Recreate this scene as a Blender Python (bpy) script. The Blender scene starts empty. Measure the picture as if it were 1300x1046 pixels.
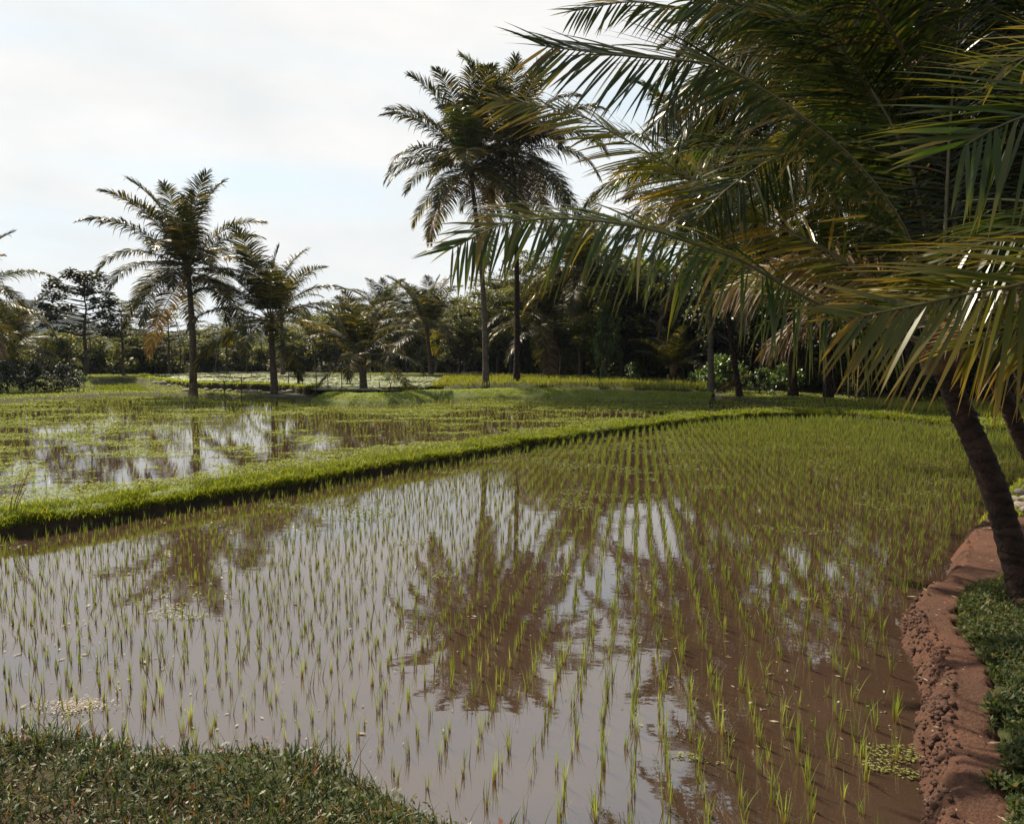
import bpy, math, random
import numpy as np
from mathutils import Vector
PI=math.pi
rad=math.radians
rng=np.random.default_rng(11)
random.seed(7)
sc=bpy.context.scene
C=sc.collection
# ------------------------------------------------------------------ camera frame
F=940.0; CX=650.0; CY=523.0; HZ=452.0; H0=2.2
PITCH=math.atan((CY-HZ)/F)
def ray(px,py):
    u=(px-CX)/F; v=(CY-py)/F
    return np.array([u, math.cos(PITCH)+v*math.sin(PITCH), -math.sin(PITCH)+v*math.cos(PITCH)])
def G(px,py,z=0.0):
    d=ray(px,py); t=(z-H0)/d[2]; return np.array([d[0]*t,d[1]*t,z])
def AT(px,py,Y):
    d=ray(px,py); t=Y/d[1]; return np.array([d[0]*t,Y,H0+d[2]*t])
# ------------------------------------------------------------------ mesh helpers
def mk(name,V,Q=None,T=None,mats=(),parent=None,attrs=None,smooth=False,mi=None,loc=None):
    me=bpy.data.meshes.new(name)
    V=np.asarray(V,dtype=np.float32)
    nq=0 if Q is None else len(Q); nt=0 if T is None else len(T)
    me.vertices.add(len(V)); me.vertices.foreach_set('co',V.ravel())
    parts=[]
    if nq: parts.append(np.asarray(Q,dtype=np.int32).ravel())
    if nt: parts.append(np.asarray(T,dtype=np.int32).ravel())
    L=np.concatenate(parts)
    me.loops.add(len(L)); me.loops.foreach_set('vertex_index',L)
    me.polygons.add(nq+nt)
    st=np.concatenate([np.arange(nq)*4, nq*4+np.arange(nt)*3]).astype(np.int32)
    me.polygons.foreach_set('loop_start',st)
    if mi is not None: me.polygons.foreach_set('material_index',np.asarray(mi,dtype=np.int32))
    if smooth: me.polygons.foreach_set('use_smooth',np.ones(nq+nt,dtype=bool))
    for k,a in (attrs or {}).items():
        at=me.attributes.new(k,'FLOAT','POINT'); at.data.foreach_set('value',np.asarray(a,dtype=np.float32))
    me.update(calc_edges=True); me.validate()
    for m in mats: me.materials.append(m)
    o=bpy.data.objects.new(name,me); C.objects.link(o)
    if parent is not None: o.parent=parent
    if loc is not None: o.location=loc
    return o
class Acc:
    """collects pieces of one mesh"""
    def __init__(s): s.V=[];s.Q=[];s.M=[];s.t=[];s.r=[];s.n=0
    def add(s,V,Q,t=None,r=None,m=0):
        V=np.asarray(V,float).reshape(-1,3);Q=np.asarray(Q,int).reshape(-1,4)
        s.V.append(V);s.Q.append(Q+s.n);s.M.append(np.full(len(Q),m))
        s.t.append(np.zeros(len(V)) if t is None else np.broadcast_to(t,(len(V),)).astype(float))
        s.r.append(np.zeros(len(V)) if r is None else np.broadcast_to(r,(len(V),)).astype(float))
        s.n+=len(V)
    def mesh(s,name,mats,parent=None,smooth=False,loc=None):
        return mk(name,np.concatenate(s.V),np.concatenate(s.Q),None,mats,parent,{'t':np.concatenate(s.t),'r':np.concatenate(s.r)},smooth,np.concatenate(s.M),loc)
def tag(o,label=None,cat=None,group=None,kind=None):
    if label:o['label']=label
    if cat:o['category']=cat
    if group:o['group']=group
    if kind:o['kind']=kind
    return o
def empty(name,loc,label,cat,group=None):
    o=bpy.data.objects.new(name,None);C.objects.link(o);o.location=loc;o.empty_display_size=.2
    return tag(o,label,cat,group)
def nrm(a): return a/np.maximum(np.linalg.norm(a,axis=-1,keepdims=True),1e-9)
def tube(P,R,n=8,cap=True):
    P=np.asarray(P,float);R=np.broadcast_to(R,(len(P),)).astype(float)
    T=nrm(np.gradient(P,axis=0))
    up=np.array([0,0,1.]) if abs(T[0][2])<.9 else np.array([0,1.,0])
    S=[];U=[];s0=nrm(np.cross(T[0],up))
    for t in T:
        s0=nrm(s0-t*np.dot(s0,t));S.append(s0);U.append(np.cross(s0,t))
    S=np.array(S);U=np.array(U)
    a=np.arange(n)*2*PI/n
    V=P[:,None,:]+R[:,None,None]*(np.cos(a)[None,:,None]*S[:,None,:]+np.sin(a)[None,:,None]*U[:,None,:])
    K=len(P);i=np.arange(K-1)[:,None]*n;j=np.arange(n)[None,:];j2=(j+1)%n
    Q=np.stack([i+j,i+j2,i+n+j2,i+n+j],-1).reshape(-1,4)
    return V.reshape(-1,3),Q
def spline(P,n):
    P=np.asarray(P,float);P=np.vstack([2*P[0]-P[1],P,2*P[-1]-P[-2]])
    K=len(P)-3;out=[]
    for u in np.linspace(0,K-1e-6,n):
        i=int(u);f=u-i;a,b,c,d=P[i:i+4]
        out.append(.5*((2*b)+(-a+c)*f+(2*a-5*b+4*c-d)*f*f+(-a+3*b-3*c+d)*f**3))
    return np.array(out)
def blades(base,az,L,W,lean,curl,nseg=3,tw=None):
    N=len(base);V=np.zeros((N,nseg+1,2,3))
    d=np.stack([np.cos(az),np.sin(az)],-1)
    sa=az+PI/2 if tw is None else az+PI/2+tw
    s=np.stack([np.cos(sa),np.sin(sa),np.zeros(N)],-1)
    p=base.astype(float).copy();prof=[.6,1,.75,.45,.25][:nseg]
    for i in range(nseg+1):
        w=W*((prof[i] if i<nseg else .06))*.5
        V[:,i,0]=p-s*w[:,None];V[:,i,1]=p+s*w[:,None]
        a=lean+curl*((i+.5)/nseg);st=L/nseg
        p=p+np.concatenate([d*(np.sin(a)*st)[:,None],(np.cos(a)*st)[:,None]],-1)
    b=np.arange(N)[:,None]*(2*(nseg+1));k=np.arange(nseg)[None,:]*2
    Q=np.stack([b+k,b+k+1,b+k+3,b+k+2],-1).reshape(-1,4)
    t=np.broadcast_to(np.repeat(np.linspace(0,1,nseg+1),2)[None,:],(N,2*(nseg+1))).ravel()
    r=np.repeat(rng.random(N),2*(nseg+1))
    return V.reshape(-1,3),Q,t,r
def leafquads(P,size,az,el,r=None,asp=.45,roll=None):
    """diamond leaves: base, two sides, tip"""
    N=len(P);d=np.stack([np.cos(az)*np.cos(el),np.sin(az)*np.cos(el),np.sin(el)],-1)
    s=nrm(np.cross(d,np.array([0,0,1.])+1e-3));
    if roll is not None:
        u=np.cross(s,d);s=s*np.cos(roll)[:,None]+u*np.sin(roll)[:,None]
    V=np.stack([P,P+d*(size*.45)[:,None]+s*(size*asp*.5)[:,None],P+d*size[:,None],P+d*(size*.45)[:,None]-s*(size*asp*.5)[:,None]],1)
    Q=np.arange(N*4).reshape(N,4);r=rng.random(N) if r is None else r
    return V.reshape(-1,3),Q,np.tile([0,.5,1,.5],N),np.repeat(r,4)
# ------------------------------------------------------------------ value noise
_pn=rng.random((256,256))
def vnoise(x,y):
    xi=np.floor(x).astype(int);yi=np.floor(y).astype(int);fx=x-xi;fy=y-yi
    fx=fx*fx*(3-2*fx);fy=fy*fy*(3-2*fy)
    g=lambda a,b:_pn[a&255,b&255]
    return (g(xi,yi)*(1-fx)+g(xi+1,yi)*fx)*(1-fy)+(g(xi,yi+1)*(1-fx)+g(xi+1,yi+1)*fx)*fy
def fbm(x,y,o=4):
    v=0;a=.5;s=0
    for i in range(o): v=v+a*vnoise(x*2**i+i*17.3,y*2**i+i*7.1);s+=a;a*=.5
    return v/s
# ------------------------------------------------------------------ materials
def mat(name):
    m=bpy.data.materials.new(name);m.use_nodes=True;nt=m.node_tree
    for n in list(nt.nodes): nt.nodes.remove(n)
    return m,nt,nt.nodes,nt.links
def nn(nt,t,**k):
    n=nt.nodes.new(t)
    for a,b in k.items(): setattr(n,a,b)
    return n
def mixc(nt,fac,a,b):
    n=nt.nodes.new('ShaderNodeMix');n.data_type='RGBA'
    for s,v in ((n.inputs[0],fac),(n.inputs[6],a),(n.inputs[7],b)):
        if hasattr(v,'links') or hasattr(v,'is_output'): nt.links.new(v,s)
        elif isinstance(v,tuple): s.default_value=(*v[:3],1)
        else: s.default_value=v
    return n.outputs[2]
def noise(nt,scale,detail=4,vec=None,rough=.55):
    n=nt.nodes.new('ShaderNodeTexNoise');n.inputs['Scale'].default_value=scale;n.inputs['Detail'].default_value=detail;n.inputs['Roughness'].default_value=rough
    if vec is not None: nt.links.new(vec,n.inputs['Vector'])
    return n.outputs[0]
def ramp(nt,fac,stops):
    n=nt.nodes.new('ShaderNodeValToRGB');nt.links.new(fac,n.inputs[0]);e=n.color_ramp.elements
    while len(e)<len(stops): e.new(.5)
    for q,(p,c) in zip(e,stops): q.position=p;q.color=(*c,1) if len(c)==3 else c
    return n.outputs[0]
def objco(nt): return nt.nodes.new('ShaderNodeTexCoord').outputs['Object']
def geopos(nt): return nt.nodes.new('ShaderNodeNewGeometry').outputs['Position']
def attr(nt,k):
    n=nt.nodes.new('ShaderNodeAttribute');n.attribute_name=k;return n.outputs['Fac']
def leafmat(name,stops,tstops=None,trans=.35,rough=.4,spec=.5,tcol=1.6):
    m,nt,N,L=mat(name)
    c=ramp(nt,attr(nt,'r'),stops)
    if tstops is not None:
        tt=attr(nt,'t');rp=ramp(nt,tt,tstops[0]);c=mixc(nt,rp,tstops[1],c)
    oi=nn(nt,'ShaderNodeObjectInfo');hs=nn(nt,'ShaderNodeHueSaturation')
    mr=nn(nt,'ShaderNodeMapRange');mr.inputs[3].default_value=.72;mr.inputs[4].default_value=1.3;L.new(oi.outputs['Random'],mr.inputs[0])
    L.new(mr.outputs[0],hs.inputs['Value']);L.new(c,hs.inputs['Color']);c=hs.outputs[0]
    b=nn(nt,'ShaderNodeBsdfPrincipled');b.inputs['Roughness'].default_value=rough;b.inputs['Specular IOR Level'].default_value=spec;L.new(c,b.inputs['Base Color'])
    tr=nn(nt,'ShaderNodeBsdfTranslucent')
    g=nn(nt,'ShaderNodeVectorMath',operation='MULTIPLY');L.new(c,g.inputs[0]);g.inputs[1].default_value=(tcol*1.15,tcol*1.1,tcol*.45);L.new(g.outputs[0],tr.inputs[0])
    mx=nn(nt,'ShaderNodeMixShader');mx.inputs[0].default_value=trans;L.new(b.outputs[0],mx.inputs[1]);L.new(tr.outputs[0],mx.inputs[2])
    o=nn(nt,'ShaderNodeOutputMaterial');L.new(mx.outputs[0],o.inputs[0]);return m
def solid(name,colout_fn,rough=.8,bump=None,bd=.02,spec=.3):
    m,nt,N,L=mat(name)
    b=nn(nt,'ShaderNodeBsdfPrincipled');b.inputs['Roughness'].default_value=rough;b.inputs['Specular IOR Level'].default_value=spec
    L.new(colout_fn(nt),b.inputs['Base Color'])
    if bump:
        bp=nn(nt,'ShaderNodeBump');bp.inputs['Distance'].default_value=bd;bp.inputs['Strength'].default_value=.8
        L.new(bump(nt),bp.inputs['Height']);L.new(bp.outputs[0],b.inputs['Normal'])
    o=nn(nt,'ShaderNodeOutputMaterial');L.new(b.outputs[0],o.inputs[0]);return m
M={}
M['frond']=leafmat('palm_leaf',[(0,(.013,.018,.004)),(.5,(.024,.030,.006)),(.8,(.05,.05,.011)),(.93,(.17,.13,.025)),(1,(.24,.14,.03))],tcol=1.5,trans=.36,rough=.38,spec=.25)
M['frond_near']=leafmat('palm_leaf_near',[(0,(.014,.026,.005)),(.6,(.028,.046,.008)),(.85,(.055,.06,.012)),(1,(.13,.09,.03))],tstops=([(.72,(1,1,1)),(1,(.3,.3,.3))],(.14,.09,.035)),trans=.32,rough=.28,spec=.35,tcol=1.7)
M['frond_shaded']=leafmat('palm_leaf_shaded',[(0,(.008,.014,.004)),(.6,(.015,.024,.006)),(.9,(.035,.035,.012)),(1,(.10,.06,.025))],trans=.25,rough=.33,spec=.3)  # darker leaf copy, shade of the dense right-hand crowns put into its colour
M['frond_mix']=leafmat('palm_leaf_yellowing',[(0,(.018,.036,.007)),(.55,(.034,.058,.01)),(.85,(.065,.07,.016)),(1,(.14,.10,.04))],tstops=([(.55,(1,1,1)),(1,(.55,.55,.55))],(.17,.14,.03)),trans=.36,rough=.3,spec=.35,tcol=1.7)
M['frond_yellow']=leafmat('palm_leaf_yellow',[(0,(.06,.08,.012)),(.6,(.11,.12,.017)),(1,(.22,.15,.03))],tstops=([(.4,(1,1,1)),(.95,(.3,.3,.3))],(.28,.17,.025)),trans=.36,rough=.34,spec=.4)
M['frond_dead']=leafmat('palm_leaf_dry',[(0,(.10,.065,.035)),(.6,(.17,.11,.06)),(1,(.26,.19,.11))],trans=.25,rough=.55,spec=.3,tcol=1.2)
M['rachis']=solid('palm_rib',lambda nt:ramp(nt,noise(nt,6,3,objco(nt)),[(.3,(.05,.055,.015)),(.7,(.13,.10,.04))]),rough=.45,spec=.5)
def ringwave(nt):
    w_=nt.nodes.new('ShaderNodeTexWave');w_.bands_direction='Z';w_.inputs['Scale'].default_value=3.2;w_.inputs['Distortion'].default_value=8;w_.inputs['Detail'].default_value=3;w_.inputs['Detail Scale'].default_value=1.5
    nt.links.new(objco(nt),w_.inputs['Vector']);return w_.outputs['Fac']
def ringbump(nt,sc_):
    a=nt.nodes.new('ShaderNodeMath');a.operation='ADD';nt.links.new(ringwave(nt),a.inputs[0]);nt.links.new(noise(nt,sc_,5,objco(nt)),a.inputs[1]);return a.outputs[0]
def ringcol(nt,nz_,st):
    c=ramp(nt,nz_,st);r=ramp(nt,ringwave(nt),[(.0,(.35,.33,.3)),(.25,(1,1,1))]);m=nt.nodes.new('ShaderNodeMix');m.data_type='RGBA';m.blend_type='MULTIPLY';m.inputs[0].default_value=.8;nt.links.new(c,m.inputs[6]);nt.links.new(r,m.inputs[7]);return m.outputs[2]
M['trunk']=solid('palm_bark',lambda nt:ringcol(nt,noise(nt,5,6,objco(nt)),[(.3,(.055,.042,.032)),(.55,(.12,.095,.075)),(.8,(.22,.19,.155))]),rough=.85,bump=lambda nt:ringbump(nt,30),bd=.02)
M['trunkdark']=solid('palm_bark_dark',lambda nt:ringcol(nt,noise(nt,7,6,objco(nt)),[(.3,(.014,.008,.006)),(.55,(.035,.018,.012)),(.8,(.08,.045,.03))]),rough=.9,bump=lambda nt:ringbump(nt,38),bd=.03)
M['fibre']=solid('palm_fibre',lambda nt:ramp(nt,noise(nt,12,6,objco(nt)),[(.3,(.05,.025,.012)),(.7,(.16,.09,.045))]),rough=.95,bump=lambda nt:noise(nt,40,4,objco(nt)),bd=.03)
M['nut']=solid('coconut',lambda nt:ramp(nt,noise(nt,4,3,objco(nt)),[(.3,(.07,.08,.02)),(.7,(.22,.14,.04))]),rough=.5)
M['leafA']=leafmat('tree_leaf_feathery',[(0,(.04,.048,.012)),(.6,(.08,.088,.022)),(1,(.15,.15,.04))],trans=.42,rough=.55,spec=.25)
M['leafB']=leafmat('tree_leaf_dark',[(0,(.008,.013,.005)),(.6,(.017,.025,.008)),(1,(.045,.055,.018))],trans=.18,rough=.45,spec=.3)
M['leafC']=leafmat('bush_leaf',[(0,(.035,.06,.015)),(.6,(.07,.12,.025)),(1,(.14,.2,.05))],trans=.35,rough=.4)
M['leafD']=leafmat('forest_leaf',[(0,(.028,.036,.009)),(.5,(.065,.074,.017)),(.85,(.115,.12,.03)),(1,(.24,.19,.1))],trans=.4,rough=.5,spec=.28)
M['bark']=solid('tree_bark',lambda nt:ramp(nt,noise(nt,3,6,objco(nt)),[(.3,(.035,.026,.02)),(.7,(.11,.09,.07))]),rough=.9)
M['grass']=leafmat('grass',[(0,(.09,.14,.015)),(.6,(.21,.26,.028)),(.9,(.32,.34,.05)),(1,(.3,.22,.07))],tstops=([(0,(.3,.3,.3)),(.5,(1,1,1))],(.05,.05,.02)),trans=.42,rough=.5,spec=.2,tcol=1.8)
M['grassnear']=leafmat('bank_grass',[(0,(.018,.035,.008)),(.55,(.04,.06,.012)),(.8,(.08,.1,.02)),(.9,(.12,.09,.035)),(.97,(.2,.06,.02)),(1,(.17,.1,.04))],trans=.3,rough=.45,spec=.4)  # darker greens carry the shade over the near bank
M['rice']=leafmat('rice_leaf',[(0,(.12,.18,.035)),(.6,(.20,.26,.05)),(1,(.30,.32,.1))],tstops=([(.0,(0,0,0)),(.28,(.25,.25,.25)),(.5,(1,1,1))],(.10,.045,.03)),trans=.4,rough=.5,spec=.2,tcol=1.35)
M['riceold']=leafmat('rice_leaf_golden',[(0,(.12,.15,.02)),(.5,(.19,.21,.035)),(1,(.28,.26,.06))],trans=.35,rough=.5,spec=.3)
M['weed']=leafmat('water_weed',[(0,(.15,.2,.03)),(.6,(.27,.32,.05)),(1,(.42,.44,.12))],trans=.1,rough=.8,spec=.1)
M['weedbrown']=leafmat('drowned_weed',[(0,(.07,.07,.02)),(.6,(.12,.12,.03)),(1,(.19,.21,.07))],trans=.05,rough=.5,spec=.4)
M['litter']=leafmat('litter',[(0,(.12,.07,.04)),(.6,(.28,.2,.12)),(1,(.55,.5,.38))],trans=.05,rough=.6)
M['stone']=solid('pale_stone',lambda nt:ramp(nt,noise(nt,6,5,objco(nt)),[(.3,(.22,.17,.14)),(.7,(.5,.45,.4))]),rough=.85,bump=lambda nt:noise(nt,20,4,objco(nt)),bd=.03)
M['wood']=solid('stake_wood',lambda nt:ramp(nt,noise(nt,8,4,objco(nt)),[(.3,(.03,.022,.015)),(.7,(.09,.07,.05))]),rough=.85)
M['soil']=solid('red_soil',lambda nt:mixc(nt,ramp(nt,noise(nt,1.6,5,geopos(nt)),[(.35,(0,0,0)),(.65,(1,1,1))]),ramp(nt,noise(nt,34,6,geopos(nt)),[(.3,(.06,.027,.017)),(.7,(.105,.052,.034))]),ramp(nt,noise(nt,60,6,geopos(nt)),[(.3,(.095,.040,.025)),(.7,(.155,.072,.045))])),rough=.9,bump=lambda nt:noise(nt,45,8,geopos(nt),.65),bd=.035)
M['clod']=solid('soil_clod',lambda nt:ramp(nt,noise(nt,18,5,geopos(nt)),[(.3,(.06,.03,.02)),(.7,(.12,.06,.044))]),rough=.9,bump=lambda nt:noise(nt,70,5,geopos(nt)),bd=.02)
def groundcol(nt):
    a=ramp(nt,noise(nt,3,6,geopos(nt)),[(.3,(.03,.022,.012)),(.7,(.075,.05,.028))])
    b=ramp(nt,noise(nt,2,6,geopos(nt)),[(.3,(.022,.032,.009)),(.7,(.05,.065,.016))])
    return mixc(nt,attr(nt,'g'),a,b)
M['ground']=solid('ground_earth',groundcol,rough=.95,bump=lambda nt:noise(nt,25,6,geopos(nt)),bd=.03)
def mudcol(nt):
    a=ramp(nt,noise(nt,5,6,geopos(nt)),[(.3,(.014,.009,.005)),(.7,(.04,.026,.015))])
    b=ramp(nt,noise(nt,2,6,geopos(nt)),[(.3,(.07,.10,.014)),(.7,(.13,.17,.025))])
    return mixc(nt,attr(nt,'g'),a,b)
M['mudbank']=solid('mud_bank',mudcol,rough=.8,bump=lambda nt:noise(nt,25,6,geopos(nt)),bd=.03)
M['hill']=solid('hill_wood',lambda nt:ramp(nt,noise(nt,.05,8,geopos(nt)),[(.35,(.012,.02,.012)),(.65,(.035,.05,.025))]),rough=1,bump=lambda nt:noise(nt,.09,6,geopos(nt)),bd=6)
def watermat():
    m,nt,N,L=mat('muddy_water')
    b=nn(nt,'ShaderNodeBsdfPrincipled');b.inputs['Roughness'].default_value=.02;b.inputs['IOR'].default_value=2.6
    c=ramp(nt,noise(nt,.7,6,geopos(nt)),[(.3,(.042,.0245,.017)),(.7,(.064,.039,.028))])
    L.new(c,b.inputs['Base Color'])
    bp=nn(nt,'ShaderNodeBump');bp.inputs['Distance'].default_value=.003;bp.inputs['Strength'].default_value=.25
    mp=nn(nt,'ShaderNodeMapping');mp.inputs['Scale'].default_value=(1,1.6,1);L.new(geopos(nt),mp.inputs[0])
    L.new(noise(nt,3.5,3,mp.outputs[0]),bp.inputs['Height']);L.new(bp.outputs[0],b.inputs['Normal'])
    o=nn(nt,'ShaderNodeOutputMaterial');L.new(b.outputs[0],o.inputs[0]);return m
M['water']=watermat()
# ------------------------------------------------------------------ layout polygons (world metres)
def gp(pts,z): return np.array([G(x,y,z)[:2] for x,y in pts])
dike=gp([(-140,712),(0,686),(200,655),(430,614),(600,583),(800,550),(930,534),(1060,531),(1210,545),(1300,553)],0)
right=gp([(1340,590),(1292,622),(1262,655),(1243,682),(1224,707),(1219,722),(1207,740),(1182,762),(1156,775),(1149,792),(1159,819),(1178,854),(1187,887),(1188,920),(1186,957),(1184,1010),(1176,1110)],0)
near=gp([(1100,1150),(760,1120),(600,1080),(500,1035),(400,995),(300,980),(200,985),(110,972),(0,965),(-140,958)],0)
W1=np.vstack([dike,gp([(1400,566)],0),right,near,np.array([[-9,4.3],[-10,7.5]])])
def offs(P,d):
    T=np.gradient(P,axis=0);T=T/np.linalg.norm(T,axis=1)[:,None];return P+np.stack([-T[:,1],T[:,0]],-1)*d
Z2=.08
db=offs(dike[:8],1.05)
W2=np.vstack([np.array([[-14,10.2]]),db[:7],gp([(1010,519),(930,507),(780,498),(700,497),(600,500),(540,506),(480,510),(400,511),(330,506),(260,503),(190,501),(100,505),(0,511),(-120,517)],Z2)])
Z3=.55
DK=np.vstack([offs(dike,-.4),offs(dike,.98)[::-1]])
W3=gp([(199,478.5),(235,483),(290,484),(342,485),(383,489),(402,495),(440,496),(500,496),(545,491),(560,485),(560,478),(480,477),(400,475.5),(300,474),(240,474),(205,475)],Z3)
W4=gp([(112,496),(188,498),(186,489),(150,487),(118,490)],.15)
RF=gp([(548,491),(600,490),(660,488),(740,490),(830,492.5),(890,494),(900,488),(830,484),(740,480),(640,477.5),(570,477.5)],Z3)  # ripening rice field
RF2=gp([(1080,512),(1210,526),(1300,533),(1400,540),(1400,520),(1250,512),(1120,506)],.25)
def sdf(P,x,y):
    """negative inside"""
    d=np.full(x.shape,1e9);ins=np.zeros(x.shape,bool);n=len(P)
    for i in range(n):
        a=P[i];b=P[(i+1)%n];e=b-a;l=max(e@e,1e-9)
        t=np.clip(((x-a[0])*e[0]+(y-a[1])*e[1])/l,0,1)
        d=np.minimum(d,np.hypot(x-a[0]-t*e[0],y-a[1]-t*e[1]))
        c=((a[1]>y)!=(b[1]>y))
        with np.errstate(divide='ignore',invalid='ignore'):
            xx=a[0]+(y-a[1])/(b[1]-a[1]+1e-12)*e[0]
        ins^=c&(x<xx)
    return np.where(ins,-d,d)
sm=lambda a,b,x:(lambda t:t*t*(3-2*t))(np.clip((np.asarray(x)-a)/(b-a),0,1))
def Hgt(x,y,full=False):
    x=np.asarray(x,float);y=np.asarray(y,float)
    wob=(fbm(x*1.7+40,y*1.7+40,3)-.5)*.22
    s1=sdf(W1,x,y)+wob;s2=sdf(W2,x,y)+wob;s3=sdf(W3,x,y)+wob*.5;s4=sdf(W4,x,y)+wob;sr=sdf(RF,x,y)
    land=.2+(fbm(x*.8,y*.8,4)-.5)*.12
    land=land+sm(42,56,y)*.4
    up=(1-sm(-1.4,-.3,sr))*1.0; land=land*(1-up)+(.61+(fbm(x*1.5,y*1.5,3)-.5)*.05)*up
    far=sm(90,400,np.hypot(x,y)); land=land+far*6*(fbm(x*.006,y*.006,3)-.4)
    h=land
    for s,z,w in ((s1,0,.16),(s2,Z2,.22),(s3,Z3,.25),(s4,.15,.25)):
        k=sm(-w,.10,s); h=h*k+(z-.14)*(1-k)
    kd=1-sm(-.12,.02,sdf(DK,x,y));h=h*(1-kd)-.15*kd
    h=h-.09*sm(.2,.6,s1)*(y<5)*(x<2.2)
    if full: return h,s1,s2,s3,s4,sr
    return h
def axis(lo,hi,c0,c1,d,gr):
    a=list(np.arange(c0,c1,d));s=d;v=c1
    while v<hi: a.append(v);s*=gr;v+=s
    a.append(hi);s=d;v=c0-d
    while v>lo: a.insert(0,v);s*=gr;v-=s
    a.insert(0,lo);return np.array(a)
wedge=gp([(1273,732),(1239,745),(1217,770),(1219,792),(1239,819),(1259,854),(1264,887),(1274,919),(1283,957),(1290,1010),(1292,1120)],.25)
PATH=np.vstack([offs(right,-.32)[3:],wedge[::-1],gp([(1420,735),(1420,655),(1300,650)],.25)])
xs=axis(-1600,1600,-7,7,.1,1.028);ys=axis(-60,2200,2.5,13,.1,1.016)
X,Y=np.meshgrid(xs,ys);Z,s1,s2,s3,s4,sr=Hgt(X,Y,True)
nx=len(xs);ny=len(ys)
i=(np.arange(ny-1)[:,None]*nx+np.arange(nx-1)[None,:])
Q=np.stack([i,i+1,i+nx+1,i+nx],-1).reshape(-1,4)
g=np.clip(sm(.10,.22,Z-np.where(s1<s2,0,Z2)*0)*1.0,0,1)*(.55+.45*fbm(X*2,Y*2))
g=g*(1-.75*sm(60,90,np.hypot(X,Y)))
Zg=Z-.08*(1-sm(-.12,.12,sdf(PATH,X,Y)))
o=mk('ground',np.stack([X,Y,Zg],-1).reshape(-1,3),Q,None,[M['ground']],None,{'g':g.ravel()},True);tag(o,kind='structure')
def watersheet(P,z,ex=.25):
    lo=P.min(0)-1;hi=P.max(0)+1
    c=P.mean(0)
    me=bpy.data.meshes.new('water')
    # outward offset polygon
    n=len(P);A=0
    for k in range(n): a=P[k];b=P[(k+1)%n];A+=a[0]*b[1]-b[0]*a[1]
    sg=1 if A>0 else -1;out=[]
    for k in range(n):
        a=P[k-1];b=P[k];d=P[(k+1)%n];e1=nrm(b-a);e2=nrm(d-b)
        n1=np.array([e1[1],-e1[0]])*sg;n2=np.array([e2[1],-e2[0]])*sg;m=nrm(n1+n2);out.append(b+m*ex/max(.5,float(m@n1)))
    vs=[(p[0],p[1],z) for p in out]
    if sg<0: vs=vs[::-1]
    me.from_pydata(vs,[],[list(range(n))]);me.materials.append(M['water']);me.update()
    ob=bpy.data.objects.new('water',me);C.objects.link(ob);tag(ob,kind='structure');return ob
watersheet(W1,0);watersheet(W2,Z2);watersheet(W3,Z3,.2);watersheet(W4,.15,.2)
# ------------------------------------------------------------------ soil path on the right bank
n=420
px_=np.linspace(PATH[:,0].min()-.1,PATH[:,0].max()+.1,n);py_=np.linspace(PATH[:,1].min()-.1,PATH[:,1].max()+.1,n)
PX,PY=np.meshgrid(px_,py_);sp=sdf(PATH,PX,PY);zz=Hgt(PX,PY)
s1p=sdf(W1,PX,PY)
rough=(fbm(PX*9,PY*9,4)-.5)
zz=zz+.012+rough*.09*(1-sm(.03,.15,s1p))+(fbm(PX*3,PY*3,4)-.5)*.025+rough*.012+(fbm(PX*26,PY*26,3)-.5)*.06*(1-sm(.05,.17,s1p))-sm(-.05,.12,sp+rough*.25)*.12
i=(np.arange(n-1)[:,None]*n+np.arange(n-1)[None,:]);Q=np.stack([i,i+1,i+n+1,i+n],-1).reshape(-1,4)
keep=(sp<.1).ravel()
Q=Q[keep[Q].all(1)]
used=np.unique(Q);rm=np.full(n*n,-1);rm[used]=np.arange(len(used))
tag(mk('path',np.stack([PX,PY,zz],-1).reshape(-1,3)[used],rm[Q],None,[M['soil']],None,None,True),kind='structure')
def pz(x,y): return Hgt(np.asarray([x]),np.asarray([y]))[0]
# clods
def rock(sub=2,seed=0,sq=(1,1,.7)):
    import bmesh
    bm=bmesh.new();bmesh.ops.create_icosphere(bm,subdivisions=sub,radius=1)
    r=np.random.default_rng(seed);o3=r.random(3)*50
    V=np.array([v.co[:] for v in bm.verts]);d=.75+.5*fbm(V[:,0]*1.3+o3[0]+V[:,2],V[:,1]*1.3+o3[1]-V[:,2],3)
    V=V*d[:,None]*np.array(sq);T=np.array([[v.index for v in f.verts] for f in bm.faces]);bm.free();return V,T
def scatter_rocks(name,pts,size,mats,sub=1):
    Vs=[];Ts=[];n=0;R=[rock(sub,k) for k in range(6)]
    for k,p in enumerate(pts):
        V,T=R[k%6];a=random.random()*6.28;c,s=math.cos(a),math.sin(a)
        V=V@np.array([[c,s,0],[-s,c,0],[0,0,1]])*size[k]+p;Vs.append(V);Ts.append(T+n);n+=len(V)
    return mk(name,np.concatenate(Vs),None,np.concatenate(Ts),mats,None,None,True)
pts=[];sz=[]
while len(pts)<1100:
    k=random.uniform(8.3,len(right)-1.01);a=right[int(k)]*(1-k%1)+right[int(k)+1]*(k%1)
    q=a+np.array([random.gauss(.0,.045),random.gauss(0,.04)]);s=random.choice([.004,.006,.009,.014,.02])*random.uniform(.7,1.3)
    pts.append([q[0],q[1],pz(q[0],q[1])+s*.2+.02]);sz.append(s)
tag(scatter_rocks('soil_clods',pts,sz,[M['clod']]),'crumbly red-brown clods of earth along the paddy edge of the path','soil',kind='stuff')
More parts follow.
